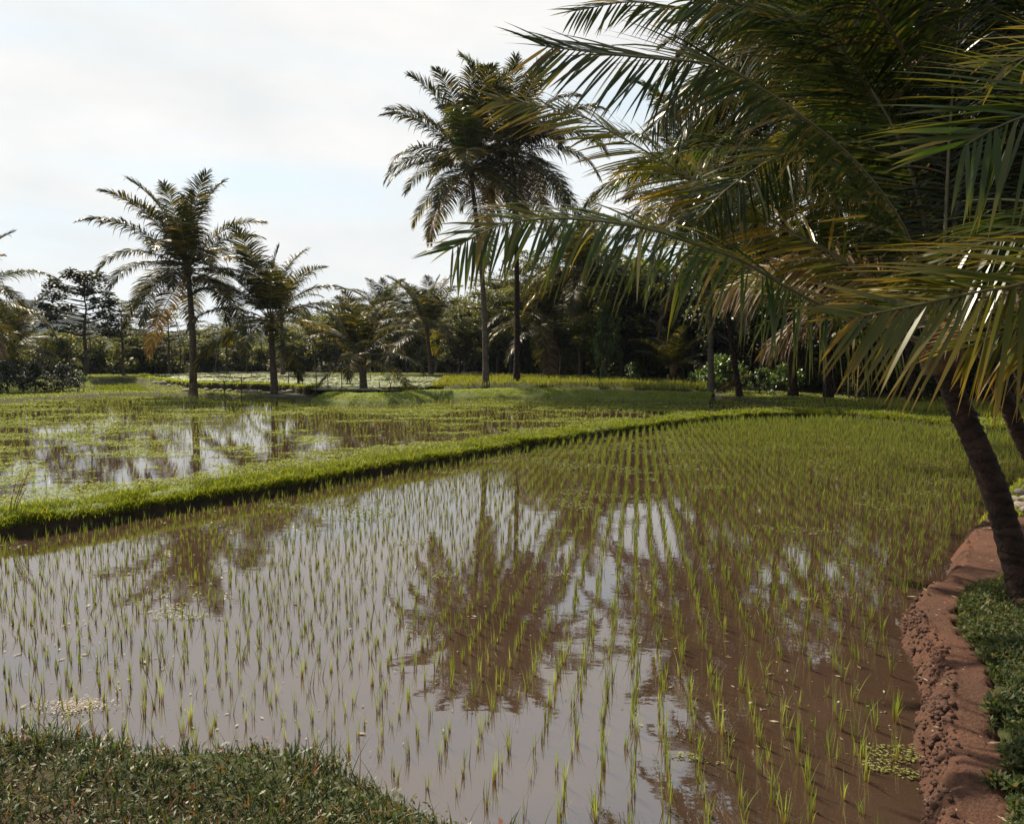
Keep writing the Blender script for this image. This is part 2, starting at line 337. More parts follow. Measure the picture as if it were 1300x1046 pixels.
# ------------------------------------------------------------------ grass
def polar(N,r0,r1,a0,a1):
    r=r0*np.exp(rng.random(N)*math.log(r1/r0));a=rng.uniform(rad(a0),rad(a1),N)
    return np.sin(a)*r,np.cos(a)*r,r
x,y,r=polar(520000,5.5,85,-42,42)
h,a1,a2,a3,a4,ar=Hgt(x,y,True)
sp=sdf(PATH,x,y);s5=sdf(RF2,x,y)
edge=np.minimum(np.minimum(a1,a2),np.minimum(a3,a4))
ok=(edge>-.06)&(edge<6)&(h>.03)&(sp>.02)&(ar>0)&(s5>0)&((np.minimum(a3,ar)>np.where(x<-9,2.2,.9))|(y>50))
ok&=(h>np.where(a2<.3,Z2+.03,0))&((a3>.3)|(rng.random(len(x))<.3))&(sdf(DK,x,y)>0)
# thin out dark terrace riser
ok&=~((np.minimum(a3,ar)>.3)&(np.minimum(a3,ar)<1.0)&(h>.2)&(h<.62)&(x<-4)&(rng.random(len(x))<.85))
ok&=~((a1>0)&(a1<1.3)&(y<6))
ok&=(y<70)
near3b=(np.minimum(a3,ar)<1.2)[ok];x,y,r,h,a1=x[ok],y[ok],r[ok],h[ok],a1[ok];N=len(x)
tuft=fbm(x*2.5,y*2.5,3)
Lb=(.045+.10*rng.random(N))*(.6+.9*tuft)*np.where(r>28,.7,1)*np.where(near3b,.6,1);Wb=np.maximum(.006,r*.00085)
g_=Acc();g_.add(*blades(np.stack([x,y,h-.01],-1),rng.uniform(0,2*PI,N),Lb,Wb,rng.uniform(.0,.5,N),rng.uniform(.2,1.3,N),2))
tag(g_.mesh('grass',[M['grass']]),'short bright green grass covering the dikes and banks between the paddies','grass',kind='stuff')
# the dike between the two paddies
def resample(P,d):
    L=np.r_[0,np.cumsum(np.linalg.norm(np.diff(P,axis=0),axis=1))];s=np.arange(0,L[-1],d);return np.stack([np.interp(s,L,P[:,0]),np.interp(s,L,P[:,1])],-1),s
def bank(name,line,prof,gp_,lab,N,d=.07,wv_=.28,bl=1.0,umax=1.05,hz=.10,umin=.04):
    DP,Ds=resample(spline(np.c_[line,np.zeros(len(line))],400)[:,:2],d)
    DT=nrm(np.gradient(DP,axis=0));DN=np.stack([-DT[:,1],DT[:,0]],-1)
    zt=max(p[1] for p in prof);zb=prof[1][1]
    def pt(k,u,z):
        wv=(fbm(Ds[k]*1.1,Ds[k]*0+5,4)-.5)*wv_+(fbm(Ds[k]*6,Ds[k]*0+8+u*2,3)-.5)*.12*(1-np.clip(u,0,1))
        zz_=z+(fbm(Ds[k]*1.3+9,u*3.+Ds[k]*0,4)-.5)*hz*np.clip((z-zb)/(zt-zb),0,1)+(fbm(Ds[k]*7,u*9,3)-.5)*.03
        p=DP[k]+DN[k]*(np.asarray(u)+wv)[:,None];return np.concatenate([p,zz_[:,None]],-1)
    K=len(DP);ka=np.arange(K);V=np.stack([pt(ka,np.full(K,u),np.full(K,z)) for u,z in prof],1)
    m_=len(prof);i=(np.arange(K-1)[:,None]*m_+np.arange(m_-1)[None,:]);Q=np.stack([i,i+m_,i+m_+1,i+1],-1).reshape(-1,4)
    gg=np.broadcast_to(np.array(gp_)[None,:],(K,m_)).ravel()
    tag(mk(name,V.reshape(-1,3),Q,None,[M['mudbank']],None,{'g':gg},True),kind='structure')
    rD=np.hypot(DP[:,0],DP[:,1]);pr=1/rD**1.3;k=rng.choice(K,N,p=pr/pr.sum());u=rng.uniform(umin,umax,N)
    f_=rng.random(N)<.22;u=np.where(f_&(umin>0),rng.uniform(.0,.12,N),u)
    zu=np.interp(u,[a[0] for a in prof],[a[1] for a in prof]);Bp=pt(k,u,zu);Bp[:,:2]+=rng.normal(0,.03,(N,2));rr_=np.hypot(Bp[:,0],Bp[:,1])
    az=np.where(f_,np.arctan2(-DN[k][:,1],-DN[k][:,0])+rng.normal(0,.7,N),rng.uniform(0,6.28,N))
    tf=fbm(Bp[:,0]*2.2,Bp[:,1]*2.2,3);keep=(zu>zb+.07)&(~(f_&(zu<zb+(zt-zb)*.5)))&(rng.random(N)<np.clip((fbm(Bp[:,0]*1.6+7,Bp[:,1]*1.6,3)-.3)*5,.15,1));bl=bl*np.where(rng.random(N)<.02,2.2,1)
    q=blades(Bp[keep]-[0,0,.01],az[keep],((.035+.085*rng.random(N))*(.35+1.3*tf)*bl)[keep],np.maximum(.0045,rr_*.0008)[keep],rng.uniform(0,.5,N)[keep],rng.uniform(.3,1.4,N)[keep],2)
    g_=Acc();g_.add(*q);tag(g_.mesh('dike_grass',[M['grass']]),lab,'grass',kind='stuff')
bank('dike',dike,[(-.06,-.16),(.0,-.03),(.02,.07),(.05,.15),(.11,.205),(.22,.235),(.38,.245),(.55,.24),(.72,.22),(.86,.17),(.97,.09),(1.06,0),(1.15,-.15)],[0,0,0,.05,.6,1,1,1,1,1,1,.8,.3],'bright green grass on top of the long dike between the two paddies',150000)
rim=gp([(176,473),(180,476),(192,480),(235,485),(290,487),(342,488),(375,490),(392,491.5),(412,490)],.6)
rim2=gp([(404,497.5),(440,498.5),(500,498.5),(545,494.5),(600,494),(660,492.5),(740,494),(830,496.5),(905,498)],.56)
bank('terrace_bank',rim2,[(-.8,-.05),(-.7,.1),(-.5,.22),(-.25,.33),(0,.42),(.2,.49),(.4,.53),(.6,.52),(.8,.5),(1.,.3)],[.2,.7,.9,.8,.9,.9,1,1,.8,.3],'green grass on the low bank below the far rice crop',34000,.12,.5,.5,.9,.06,umin=-.7)
bank('terrace_bank',rim,[(-.22,-.1),(-.12,.08),(-.05,.25),(0,.45),(.03,.58),(.12,.64),(.3,.65),(.5,.62),(.7,.5),(.8,.3)],[0,0,0,0,.3,.9,1,1,.8,.3],'green grass fringing the rim of the raised far terrace',26000,.12,.5,.75,.7,.05)
# near bank grass, shade put into its darker colour
N=110000
x=rng.uniform(-6,3,N);y=rng.uniform(1.2,5.4,N);h,a1,*_=Hgt(x,y,True)
ok=(a1>-.05)&(h>.0)&(rng.random(N)<np.clip(1.3-.06*y,0,1))&(x<1.6+y*0)&(a1<3);x,y,h,a1=x[ok],y[ok],h[ok],a1[ok];N=len(x)
g_=Acc();tf=fbm(x*4,y*4,3)
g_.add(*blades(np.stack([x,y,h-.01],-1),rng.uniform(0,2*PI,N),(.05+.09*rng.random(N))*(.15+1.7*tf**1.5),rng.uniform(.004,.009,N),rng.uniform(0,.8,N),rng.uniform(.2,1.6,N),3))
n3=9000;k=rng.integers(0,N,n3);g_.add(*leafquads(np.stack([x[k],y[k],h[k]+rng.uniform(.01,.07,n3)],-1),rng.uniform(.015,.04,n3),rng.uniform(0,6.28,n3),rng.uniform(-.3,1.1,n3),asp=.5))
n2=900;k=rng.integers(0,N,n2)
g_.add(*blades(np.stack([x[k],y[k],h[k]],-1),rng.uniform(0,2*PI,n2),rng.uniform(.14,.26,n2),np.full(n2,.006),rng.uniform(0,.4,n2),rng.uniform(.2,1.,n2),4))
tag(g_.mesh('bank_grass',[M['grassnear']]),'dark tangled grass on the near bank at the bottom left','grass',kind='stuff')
# leafy ground cover right of the path
N=150000
x,y,_r=polar(N,3.0,11,25,44);h,a1,*_=Hgt(x,y,True);sp=sdf(PATH,x,y)+(fbm(x*6,y*6,3)-.5)*.35
ok=(sp>0)&(a1>.1)&(x>1.8);x,y,h,sp=x[ok],y[ok],h[ok],sp[ok];N=len(x)
hh=np.minimum(.02+.17*fbm(x*3,y*3)*rng.random(N)+.0,.02+sp*.4+.03)
g_=Acc();g_.add(*leafquads(np.stack([x,y,h+hh],-1),rng.uniform(.015,.05,N)*(.6+.9*fbm(x*5,y*5,2)),rng.uniform(0,2*PI,N),rng.uniform(-.3,1.1,N),asp=.36,roll=rng.uniform(-.5,.5,N)))
g_.add(*blades(np.stack([x,y,h-.01],-1)[::2],rng.uniform(0,2*PI,len(x[::2])),hh[::2]+.02,np.full(len(x[::2]),.004),rng.uniform(0,.4,len(x[::2])),rng.uniform(0,.6,len(x[::2])),2))
M['cover']=leafmat('creeping_weed_leaf',[(0,(.03,.05,.018)),(.5,(.06,.085,.03)),(.85,(.12,.14,.06)),(1,(.2,.14,.07))],trans=.35,rough=.5,spec=.2)
tag(g_.mesh('ground_cover',[M['cover']]),'low grey-green leafy weeds right of the red soil path','weeds',kind='stuff')
# litter on path and floating
N=420
x=[];y=[];z=[]
pk=PATH.min(0);pK=PATH.max(0)
xx=rng.uniform(pk[0],pK[0],N*5);yy=rng.uniform(pk[1],pK[1],N*5);ok=(sdf(PATH,xx,yy)<-.02);xx=xx[ok][:N];yy=yy[ok][:N]
g_=Acc();zz=Hgt(xx,yy)+.045
g_.add(*leafquads(np.stack([xx,yy,zz],-1),rng.choice([.012,.018,.03,.05,.08],len(xx),p=[.35,.3,.2,.1,.05]),rng.uniform(0,6.28,len(xx)),rng.uniform(-.1,.15,len(xx)),asp=.3))
tag(g_.mesh('leaf_litter',[M['litter']]),'dry leaf bits and twigs strewn over the red soil path','litter',kind='stuff')
# ------------------------------------------------------------------ floating weed
def discs(P,rr,n=6,tilt=.06):
    N=len(P);a=np.arange(n)[None,:]*2*PI/n+rng.uniform(0,6.28,(N,1));rad_=rr[:,None]*rng.uniform(.55,1.1,(N,n))
    st=rng.uniform(.5,1,(N,1));th=rng.uniform(0,6.28,(N,1));u=np.cos(a)*rad_;v=np.sin(a)*rad_*st
    X_=u*np.cos(th)-v*np.sin(th);Y_=u*np.sin(th)+v*np.cos(th)
    Zt=X_*rng.normal(0,tilt,(N,1))+Y_*rng.normal(0,tilt,(N,1))
    V=np.concatenate([P[:,None,:],P[:,None,:]+np.stack([X_,Y_,Zt],-1)],1)  # centre+ring
    b=np.arange(N)[:,None]*(n+1);k=np.arange(0,n,2)[None,:]
    Q=np.stack([b+0*k,b+1+k,b+1+(k+1)%n,b+1+(k+2)%n],-1).reshape(-1,4)
    return V.reshape(-1,3),Q,None,np.repeat(rng.random(N),n+1)
x,y,r=polar(460000,9,46,-42,32);s2=sdf(W2,x,y);ok=s2<.05;x,y,r,s2=x[ok],y[ok],r[ok],s2[ok]
dd=-sdf(np.vstack([db[:7],db[:7][::-1]-.001]),x,y) # distance from dike, negative
dd=-dd
m=fbm(x*.6+3,y*1.0+9,4)+.17*(fbm(x*3.2,y*4.5,3)-.5)*3
lim=.588-.42*(1-sm(.0,2.8,dd*(.7+.6*fbm(x*.7,y*.7))))*(x<4) -.03*sm(18,30,y)
w=m>lim
x,y,r=x[w],y[w],r[w];N=len(x)
g_=Acc();g_.add(*discs(np.stack([x,y,Z2+.006+rng.random(N)*.02],-1),np.maximum(.009,r*.00125)*rng.uniform(.5,1.5,N)))
tag(g_.mesh('water_weed',[M['weed']]),'yellow-green mats of floating weed on the left paddy','water weed',kind='stuff')
x,y,r=polar(60000,34,80,-36,2);s=sdf(W3,x,y);ok=(s<0)&(fbm(x*.35,y*.5,4)+.2*(fbm(x*1.5,y*2,3)-.5)>.43);x,y,r=x[ok],y[ok],r[ok];N=len(x)
g_=Acc();g_.add(*discs(np.stack([x,y,Z3+.006+rng.random(N)*.02],-1),r*.0026*rng.uniform(.6,1.5,N)))
M['film']=leafmat('pale_weed_film',[(0,(.24,.29,.12)),(1,(.42,.45,.26))],trans=.05,rough=.5,spec=.3)
tag(g_.mesh('water_weed',[M['film']]),'pale film of weed on the raised far paddy','water weed',kind='stuff')
x,y,r=polar(200000,4,26,-36,42);s=sdf(W1,x,y);ok=s<-.02;x,y,r=x[ok],y[ok],r[ok]
ctr=np.exp(-(((x-3.2)/5.0)**2+((y-17.5)/3.6)**2))
m=fbm(x*.9+30,y*1.3+5,4)
w=(m+ctr*.24-.12*sm(10,7,y)>.68)|(rng.random(len(x))<.004)
x,y,r=x[w],y[w],r[w];N=len(x)
g_=Acc();g_.add(*discs(np.stack([x,y,.005+rng.random(N)*.012],-1),np.maximum(.008,r*.0014)*rng.uniform(.5,1.5,N)))
tag(g_.mesh('drowned_weed',[M['weedbrown']]),'brownish green scum and drowned weed on the front paddy','water weed',kind='stuff')
# pale floating bits
N=900;x,y,r=polar(N*3,4.2,16,-36,34);s=sdf(W1,x,y);p_=(fbm(x*.8,y*.8,3)>.47);ok=(s<-.05)&p_;x,y,r=x[ok][:N],y[ok][:N],r[ok][:N]
g_=Acc();g_.add(*leafquads(np.stack([x,y,np.full(len(x),.006)],-1),rng.choice([.012,.02,.035,.06],len(x),p=[.4,.35,.18,.07]),rng.uniform(0,6.28,len(x)),rng.uniform(-.02,.12,len(x)),asp=.4))
q=G(95,898,0);xm=q[0]+rng.normal(0,.12,900)*rng.uniform(.3,1.2,900);ym=q[1]+rng.normal(0,.05,900)
g_.add(*discs(np.stack([xm,ym,.008+rng.random(900)*.01],-1),rng.uniform(.003,.009,900)))
for (a,b,sx_) in ((1062,757,.13),(1020,762,.06),(715,730,.1)):
    q=G(a,b,0);k=180;xm=q[0]+rng.normal(0,sx_,k);ym=q[1]+rng.normal(0,sx_*.5,k)
    g_.add(*discs(np.stack([xm,ym,.008+rng.random(k)*.01],-1),rng.uniform(.003,.010,k)))
tag(g_.mesh('floating_litter',[M['litter']]),'pale leaf bits and scum floating on the brown water','litter',kind='stuff')
# ------------------------------------------------------------------ rice
def clump(nb,hs,base,seg=3,ws=1.0):
    N=len(base)*nb;B=np.repeat(base,nb,0)+np.concatenate([rng.normal(0,.008,(N,2)),np.zeros((N,1))],-1)
    hh=np.repeat(hs,nb)*rng.uniform(.55,1.1,N);rr=np.hypot(B[:,0],B[:,1])
    return blades(B,rng.uniform(0,2*PI,N),hh,np.maximum(.0065,rr*.00045)*ws,rng.uniform(0,.16,N),rng.uniform(0,.85,N)**2,seg)
ax=np.array([.17,1.0]);ax/=np.linalg.norm(ax);ay=np.array([ax[1],-ax[0]])
gi,gj=np.meshgrid(np.arange(-140,180),np.arange(0,225))
P=(gi.ravel()[:,None]*ay*.175+gj.ravel()[:,None]*ax*.14)
P=P+rng.normal(0,.017,P.shape)
s=sdf(W1,P[:,0],P[:,1]);rr=np.hypot(P[:,0],P[:,1])
ok=(s<-.16)&(np.abs(P[:,0])/np.maximum(P[:,1],.1)<.86)&(P[:,1]>2.6)&(rng.random(len(P))>.07)
# bare patch beside the near right corner
ok&=~((P[:,0]>1.55)&(P[:,1]<5.6)&(rng.random(len(P))<.35))
P=P[ok];rr=rr[ok]
hs=(.165+.05*sm(-1,3,P[:,0])+.045*sm(8,20,P[:,1]))*rng.uniform(.75,1.25,len(P))*(.8+.4*fbm(P[:,0],P[:,1]))
od=np.argsort(rr);
# only what the frame shows counts as the nearest
vis=np.array([ (abs(p[0]/p[1])<.70) for p in P[od]])
nearest=od[vis][:300];rest=np.setdiff1d(np.arange(len(P)),nearest)
protos=[]
for k in range(14):
    g_=Acc();g_.add(*clump(random.choice([5,6,7]),np.array([.2]),np.array([[0,0,-.03]]),4))
    g_.V[0]=g_.V[0];protos.append(g_)
pm=[]
for j,i in enumerate(nearest):
    k=j%14
    if j<14:
        o=protos[k].mesh('rice_seedling',[M['rice']]);pm.append(o)
    else:
        o=pm[k].copy();C.objects.link(o)
    o.location=(P[i][0],P[i][1],0);o.rotation_euler=(0,0,random.uniform(0,6.28));q=hs[i]/.2;o.scale=(q,q,q)
    tag(o,'thin green rice seedling with brown stem in the nearest rows of the front paddy','rice plant','rice seedlings in the nearest rows of the front paddy')
base=np.concatenate([P[rest],np.full((len(rest),1),-.03)],-1)
g_=Acc();g_.add(*clump(6,hs[rest],base,3))
tag(g_.mesh('rice_seedlings',[M['rice']]),'rows of young green rice filling the front paddy further out','rice',kind='stuff')
# middle paddy seedlings
gi,gj=np.meshgrid(np.arange(-150,100),np.arange(0,170));P=(gi.ravel()[:,None]*ay*.25+gj.ravel()[:,None]*ax*.27)+rng.normal(0,.03,(gi.size,2))
s=sdf(W2,P[:,0],P[:,1]);ok=(s<-.3)&(np.abs(P[:,0])/np.maximum(P[:,1],.1)<.8)&(rng.random(len(P))>.3);P=P[ok]
base=np.concatenate([P,np.full((len(P),1),Z2-.03)],-1)
g_=Acc();g_.add(*clump(4,rng.uniform(.12,.22,len(P)),base,2,.95))
tag(g_.mesh('rice_seedlings',[M['rice']]),'sparse rice seedlings among floating weed in the left paddy','rice',kind='stuff')
def field(poly,z,sp_,hh,nb,lab,matn,ws=1.3):
    lo=poly.min(0);hi=poly.max(0);A=(hi-lo).prod();n=int(A/sp_**2);P=rng.uniform(lo,hi,(n,2));ok=sdf(poly,P[:,0],P[:,1])<.1;P=P[ok]
    base=np.concatenate([P,np.full((len(P),1),z-.03)],-1);g_=Acc();g_.add(*clump(nb,rng.uniform(.7,1.2,len(P))*hh,base,2,ws))
    tag(g_.mesh('rice_crop',[M[matn]]),lab,'rice',kind='stuff')
field(RF,Z3-.02,.26,.34,5,'golden green rice crop in the far field behind the twin palms','riceold',1.6)
field(RF2,.2,.16,.3,5,'yellowing rice crop behind the right end of the dike','riceold',1.2)
field(W3,Z3,.8,.13,3,'thin rice rows standing in the raised far paddy','rice')
field(W4,.15,.2,.2,4,'rice rows in the small far left paddy','rice')
# ------------------------------------------------------------------ palms
def frond_geo(R,n,Lmax,W,droop,nseg,seed,up=(0,0,1),lean=0.,rr=.022,s0=.14,jit=.12,lift=.15,rbase=None,miss=.0,als=1.):
    """R: rachis points (K,3). returns Acc with mat 0 leaflets, mat 1 rachis"""
    q=np.random.default_rng(seed);K=len(R);seg=np.r_[0,np.cumsum(np.linalg.norm(np.diff(R,axis=0),axis=1))];seg/=seg[-1]
    T=nrm(np.gradient(R,axis=0));A=Acc()
    for side in (-1,1):
        s=np.sort(np.clip(s0+(1-s0)*(np.linspace(0,1,n)+q.normal(0,.25/n,n)),s0,1));
        if miss>0: s=s[q.random(n)>miss]
        m=len(s)
        p=np.stack([np.interp(s,seg,R[:,c]) for c in range(3)],-1);t=nrm(np.stack([np.interp(s,seg,T[:,c]) for c in range(3)],-1))
        sd=nrm(np.cross(t,np.array(up,float)))*side;u=np.cross(sd,t)*side
        u=np.where(u[:,2:3]<0,-u,u)
        al=np.interp(s,[0,.3,.8,1],[rad(80),rad(66),rad(46),rad(18)])*als+q.normal(0,jit,m)
        li=lift+q.normal(0,jit,m)+lean*side
        d=nrm(t*np.cos(al)[:,None]+sd*np.sin(al)[:,None]+u*li[:,None])
        L=Lmax*np.interp(s,[s0,.25,.45,.8,.95,1],[.55,.9,1,.72,.45,.35])*q.uniform(.82,1.1,m)
        gd=droop*np.interp(s,[0,1],[1.1,.8])*q.uniform(.5,1.6,m)*np.where(q.random(m)<.06,3.5,1)
        w=W*q.uniform(.8,1.2,m);V=np.zeros((m,nseg+1,2,3));pp=p.copy()
        prof=np.interp(np.linspace(0,1,nseg+1),[0,.15,.4,.75,1],[.35,.9,1,.6,.04])
        tilt=q.normal(0,.4,m)
        for k in range(nseg+1):
            f=k/nseg;dk=nrm(d+np.array([0,0,-1.])*(gd*f**1.4)[:,None])
            wv=nrm(t-dk*np.sum(t*dk,1,keepdims=True));nv=np.cross(dk,wv)
            wv=wv*np.cos(tilt)[:,None]+nv*np.sin(tilt)[:,None]
            V[:,k,0]=pp-wv*(w*prof[k]*.5)[:,None];V[:,k,1]=pp+wv*(w*prof[k]*.5)[:,None]
            pp=pp+dk*(L/nseg)[:,None]
        b=np.arange(m)[:,None]*(2*(nseg+1));kk=np.arange(nseg)[None,:]*2
        Qd=np.stack([b+kk,b+kk+1,b+kk+3,b+kk+2],-1).reshape(-1,4)
        A.add(V.reshape(-1,3),Qd,np.tile(np.repeat(np.linspace(0,1,nseg+1),2),m),np.repeat(q.random(m),2*(nseg+1)),0)
    V,Qd=tube(R,np.interp(seg,[0,.1,1],[rr*1.8,rr,rr*.2]),6);A.add(V,Qd,0,.5,1)
    return A
FR={};NUT={}
EL=[86,75,62,46,28,8,-18,-48]
BE=[24,40,58,74,84,80,58,35]
def protos_for(key,n,nseg,W,Lm,droop,matn):
    for e,(el,be) in enumerate(zip(EL,BE)):
        for v in range(3):
            q=np.random.default_rng(e*10+v+3);K=22;s=np.linspace(0,1,K);ang=rad(el)-rad(be*q.uniform(.85,1.15))*s**1.8
            sway=rad(q.uniform(-13,13))*s**1.5;st=1/(K-1)*5.2
            d=np.stack([np.cos(ang)*np.cos(sway),np.cos(ang)*np.sin(sway),np.sin(ang)],-1)*st;R=np.cumsum(d,0)-d[0]
            mm=matn if e<7 else 'frond_dead'
            if v==2 and e<7: mm='frond_yellow' if e>3 else 'frond_mix'
            A=frond_geo(R,n,Lm*(1 if e else .85),W,droop,nseg,e*7+v,jit=.07,lift=.3 if e<3 else .1,rr=.03,miss=.05,als=1.12)
            o=A.mesh('frond',[M[mm],M['rachis']]);FR[(key,e,v)]=o.data
            bpy.data.objects.remove(o)
protos_for('far',112,4,.055,1.25,.95,'frond')
protos_for('mid',115,5,.04,1.15,1.1,'frond_shaded')
protos_for('near',115,6,.028,1.05,1.0,'frond_shaded')
def crownpts(apex,n,e0=0,e1=7,key='far',sc_=1.0,root=None,seed=1,azr=None,dead=.5):
    q=np.random.default_rng(seed)
    for k in range(n):
        f=(k+.5)/n;e=int(round(e0+(e1-e0)*f**.92));e=min(7,max(0,e))
        if e==7 and q.random()>dead: e=5
        az=k*2.39996+q.uniform(-.25,.25)
        if azr: az=azr[0]+(azr[1]-azr[0])*q.random()
        me=FR[(key,e,2 if q.random()<.09 else int(q.integers(0,2)))]
        o=bpy.data.objects.new('frond',me);C.objects.link(o);o.parent=root
        off=Vector((math.cos(az)*.06,math.sin(az)*.06,-.25*f))
        o.location=Vector(apex)+off;o.rotation_euler=(q.uniform(-.1,.1),q.uniform(-.1,.1),az);s=sc_*q.uniform(.85,1.1)*(.8 if e==0 else 1);o.scale=(s,s*random.choice([-1,1]),s)
def trunk_mesh(P,r0,r1,root,matn='trunk',ring=.09,n=12,name='trunk'):
    L=np.linalg.norm(P[-1]-P[0]);K=int(max(14,min(220,L/ring*2)));S=spline(P,K);f=np.linspace(0,1,K)
    R=np.interp(f,[0,.04,.12,1],[r0*1.45,r0*1.2,r0,r1]);R=R*(1+.035*(np.arange(K)%2)+.04*rng.normal(0,1,K))
    V,Q=tube(S,R,n);A=Acc();A.add(V,Q,0,.5);A.mesh(name,[M[matn]],root,True)
def sphere(c,r,nu=8,nv=6):
    u=np.linspace(0,2*PI,nu,endpoint=False);v=np.linspace(.02,PI-.02,nv)
    V=np.array([[c[0]+r[0]*math.sin(b)*math.cos(a),c[1]+r[1]*math.sin(b)*math.sin(a),c[2]+r[2]*math.cos(b)] for b in v for a in u])
    i=np.arange(nv-1)[:,None]*nu;j=np.arange(nu)[None,:];Q=np.stack([i+j,i+nu+j,i+nu+(j+1)%nu,i+(j+1)%nu],-1).reshape(-1,4);return V,Q
def palm(label,base,apex,nf=24,key='far',sc_=1.,r0=.19,r1=.11,bend=(0,0,0),seed=1,e0=0,e1=7,group=None,nuts=True,matn='trunk',dead=.5,name='coconut_palm',trunk=True):
    base=np.array(base,float);apex=np.array(apex,float);root=empty(name,tuple(base),label,'palm tree',group)
    a=apex-base;mid=a*.5+np.array(bend)
    P=np.array([[0,0,-.15],a*.25+np.array(bend)*.7,mid,a*.78+np.array(bend)*.6,a])
    if trunk: trunk_mesh(P,r0,r1,root,matn)
    crownpts(a,nf,e0,e1,key,sc_,root,seed,dead=dead)
    A=Acc();K=9;f=np.linspace(0,1,K);T=nrm(P[-1]-P[-2]);S=a+T*(f[:,None]*.9-.65);V,Q=tube(S,np.interp(f,[0,.3,.7,1],[r1,r1*2,r1*1.5,.03]),10);A.add(V,Q)
    A.mesh('crown_fibre',[M['fibre']],root,True)
    if nuts:
        q=np.random.default_rng(seed)
        for k in range(7):
            an=q.uniform(0,6.28);c=a+np.array([math.cos(an)*.3,math.sin(an)*.3,-.55-q.random()*.3])
            if 'm' not in NUT:
                A=Acc();V,Q=sphere((0,0,0),(.11,.11,.14));A.add(V,Q);o=A.mesh('coconut',[M['nut']],root,True);NUT['m']=o.data
            else:
                o=bpy.data.objects.new('coconut',NUT['m']);C.objects.link(o);o.parent=root
            o.location=tuple(c)
    return root
def bz(px,py,z): p=G(px,py,z);return np.array([p[0],p[1],pz(p[0],p[1])])
# left hand palms
b=bz(245,501,.15);palm('tall dark palm with leaning bushy crown at the edge of the left paddy',b,AT(238,338,b[1]),31,seed=3,sc_=.97,bend=(.12,0,.0),r0=.2,e1=7,dead=.7)
b=bz(349,501,.15);palm('mid-height palm right of the tall left palm in front of raised terrace',b,AT(343,403,b[1]),19,seed=5,sc_=.97,e1=6,r0=.2,nuts=True)
b=bz(462,502,.2);palm('short young palm with thick skirt of fronds behind the middle of the far bank',b,AT(459,448,b[1]),18,seed=8,sc_=.74,e1=6,r0=.2,r1=.14)
b=bz(617,493,.35);palm('left of the twin tall palms, slender curved trunk leaning left',b,AT(596,210,b[1]),35,seed=12,sc_=1.05,bend=(.25,0,0),r0=.17,r1=.1,e1=7,group=None,dead=.8)
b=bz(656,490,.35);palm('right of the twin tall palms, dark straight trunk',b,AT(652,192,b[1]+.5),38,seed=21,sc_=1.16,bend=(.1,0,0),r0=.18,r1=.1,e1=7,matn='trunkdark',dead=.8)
b=bz(546,476,.6);palm('small palm standing at the forest edge left of the twin palms',(b[0],64,.5),AT(542,415,64),22,seed=31,sc_=1.05,e1=6,r0=.2)
palm('slim dark palm seen behind the mid-height left palm',(AT(359,470,66)[0],66,.5),AT(357,395,66),18,seed=33,sc_=.9,e1=6)
palm('palm crown rising behind the short young palm',(AT(487,470,80)[0],80,.5),AT(487,405,80),20,seed=35,sc_=1.05,e1=6)
palm('palm cut by the left edge with arching fronds over the bushes',(AT(-48,500,44)[0],44,.3),AT(-46,378,44),22,seed=37,sc_=.95,e1=7)
palm('low dark palm behind the left edge bushes',(AT(18,490,56)[0],56,.3),AT(16,440,56),18,seed=38,sc_=1.0,e1=6)
palm('dark palm with drooping fronds right behind the twin palms',(AT(693,480,58)[0],58,.5),AT(691,408,58),24,seed=41,sc_=1.0,e1=7)
palm('slender forest palm with thin pale trunk right of the twin palms',(AT(737,480,57)[0],57,.5),AT(736,345,57),20,seed=43,sc_=1.,e1=7,r0=.16,r1=.1,nuts=False)
palm('leaning forest palm beside the vine covered column',(AT(764,480,54)[0],54,.5),AT(742,340,54),20,seed=45,sc_=1.,e1=7,r0=.15,r1=.1,nuts=False)
b=bz(857,487,.5);palm('low sunlit palm with orange crown base at dark forest edge',b,AT(855,466,b[1]),12,seed=47,sc_=.62,e0=0,e1=4,r0=.16,r1=.13)
b=bz(903,496,.5);palm('tall forest palm with leaning trunk behind the reddish bank',b,AT(882,225,b[1]),26,seed=51,sc_=1.1,e1=7,r0=.15,r1=.11,dead=.9,matn='trunk',bend=(.25,0,0))
b=bz(940,496,.5);palm('forest palm with bent trunk right of the leaning one',b,AT(922,285,b[1]),24,seed=53,sc_=1.1,e1=7,r0=.14,r1=.1,matn='trunkdark',bend=(-.25,0,0))
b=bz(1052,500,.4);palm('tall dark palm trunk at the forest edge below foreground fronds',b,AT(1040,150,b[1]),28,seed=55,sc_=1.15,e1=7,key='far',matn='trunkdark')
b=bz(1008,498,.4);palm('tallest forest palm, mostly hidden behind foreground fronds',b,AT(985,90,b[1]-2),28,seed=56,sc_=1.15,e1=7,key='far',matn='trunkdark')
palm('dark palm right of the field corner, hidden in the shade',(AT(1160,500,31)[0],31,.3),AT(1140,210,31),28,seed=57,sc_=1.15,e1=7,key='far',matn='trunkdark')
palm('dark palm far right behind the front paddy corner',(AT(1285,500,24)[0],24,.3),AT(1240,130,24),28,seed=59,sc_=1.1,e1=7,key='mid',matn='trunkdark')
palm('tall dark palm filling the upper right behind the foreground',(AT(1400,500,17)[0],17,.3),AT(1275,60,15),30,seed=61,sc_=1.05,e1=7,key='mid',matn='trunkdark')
palm('dark palm standing right behind the foreground palm, crown above the frame edge',(AT(1450,500,10.8)[0],10.8,.25),AT(1265,25,10.5),30,seed=67,sc_=.95,e1=6,key='mid',matn='trunkdark',r0=.15,r1=.1,nuts=False)
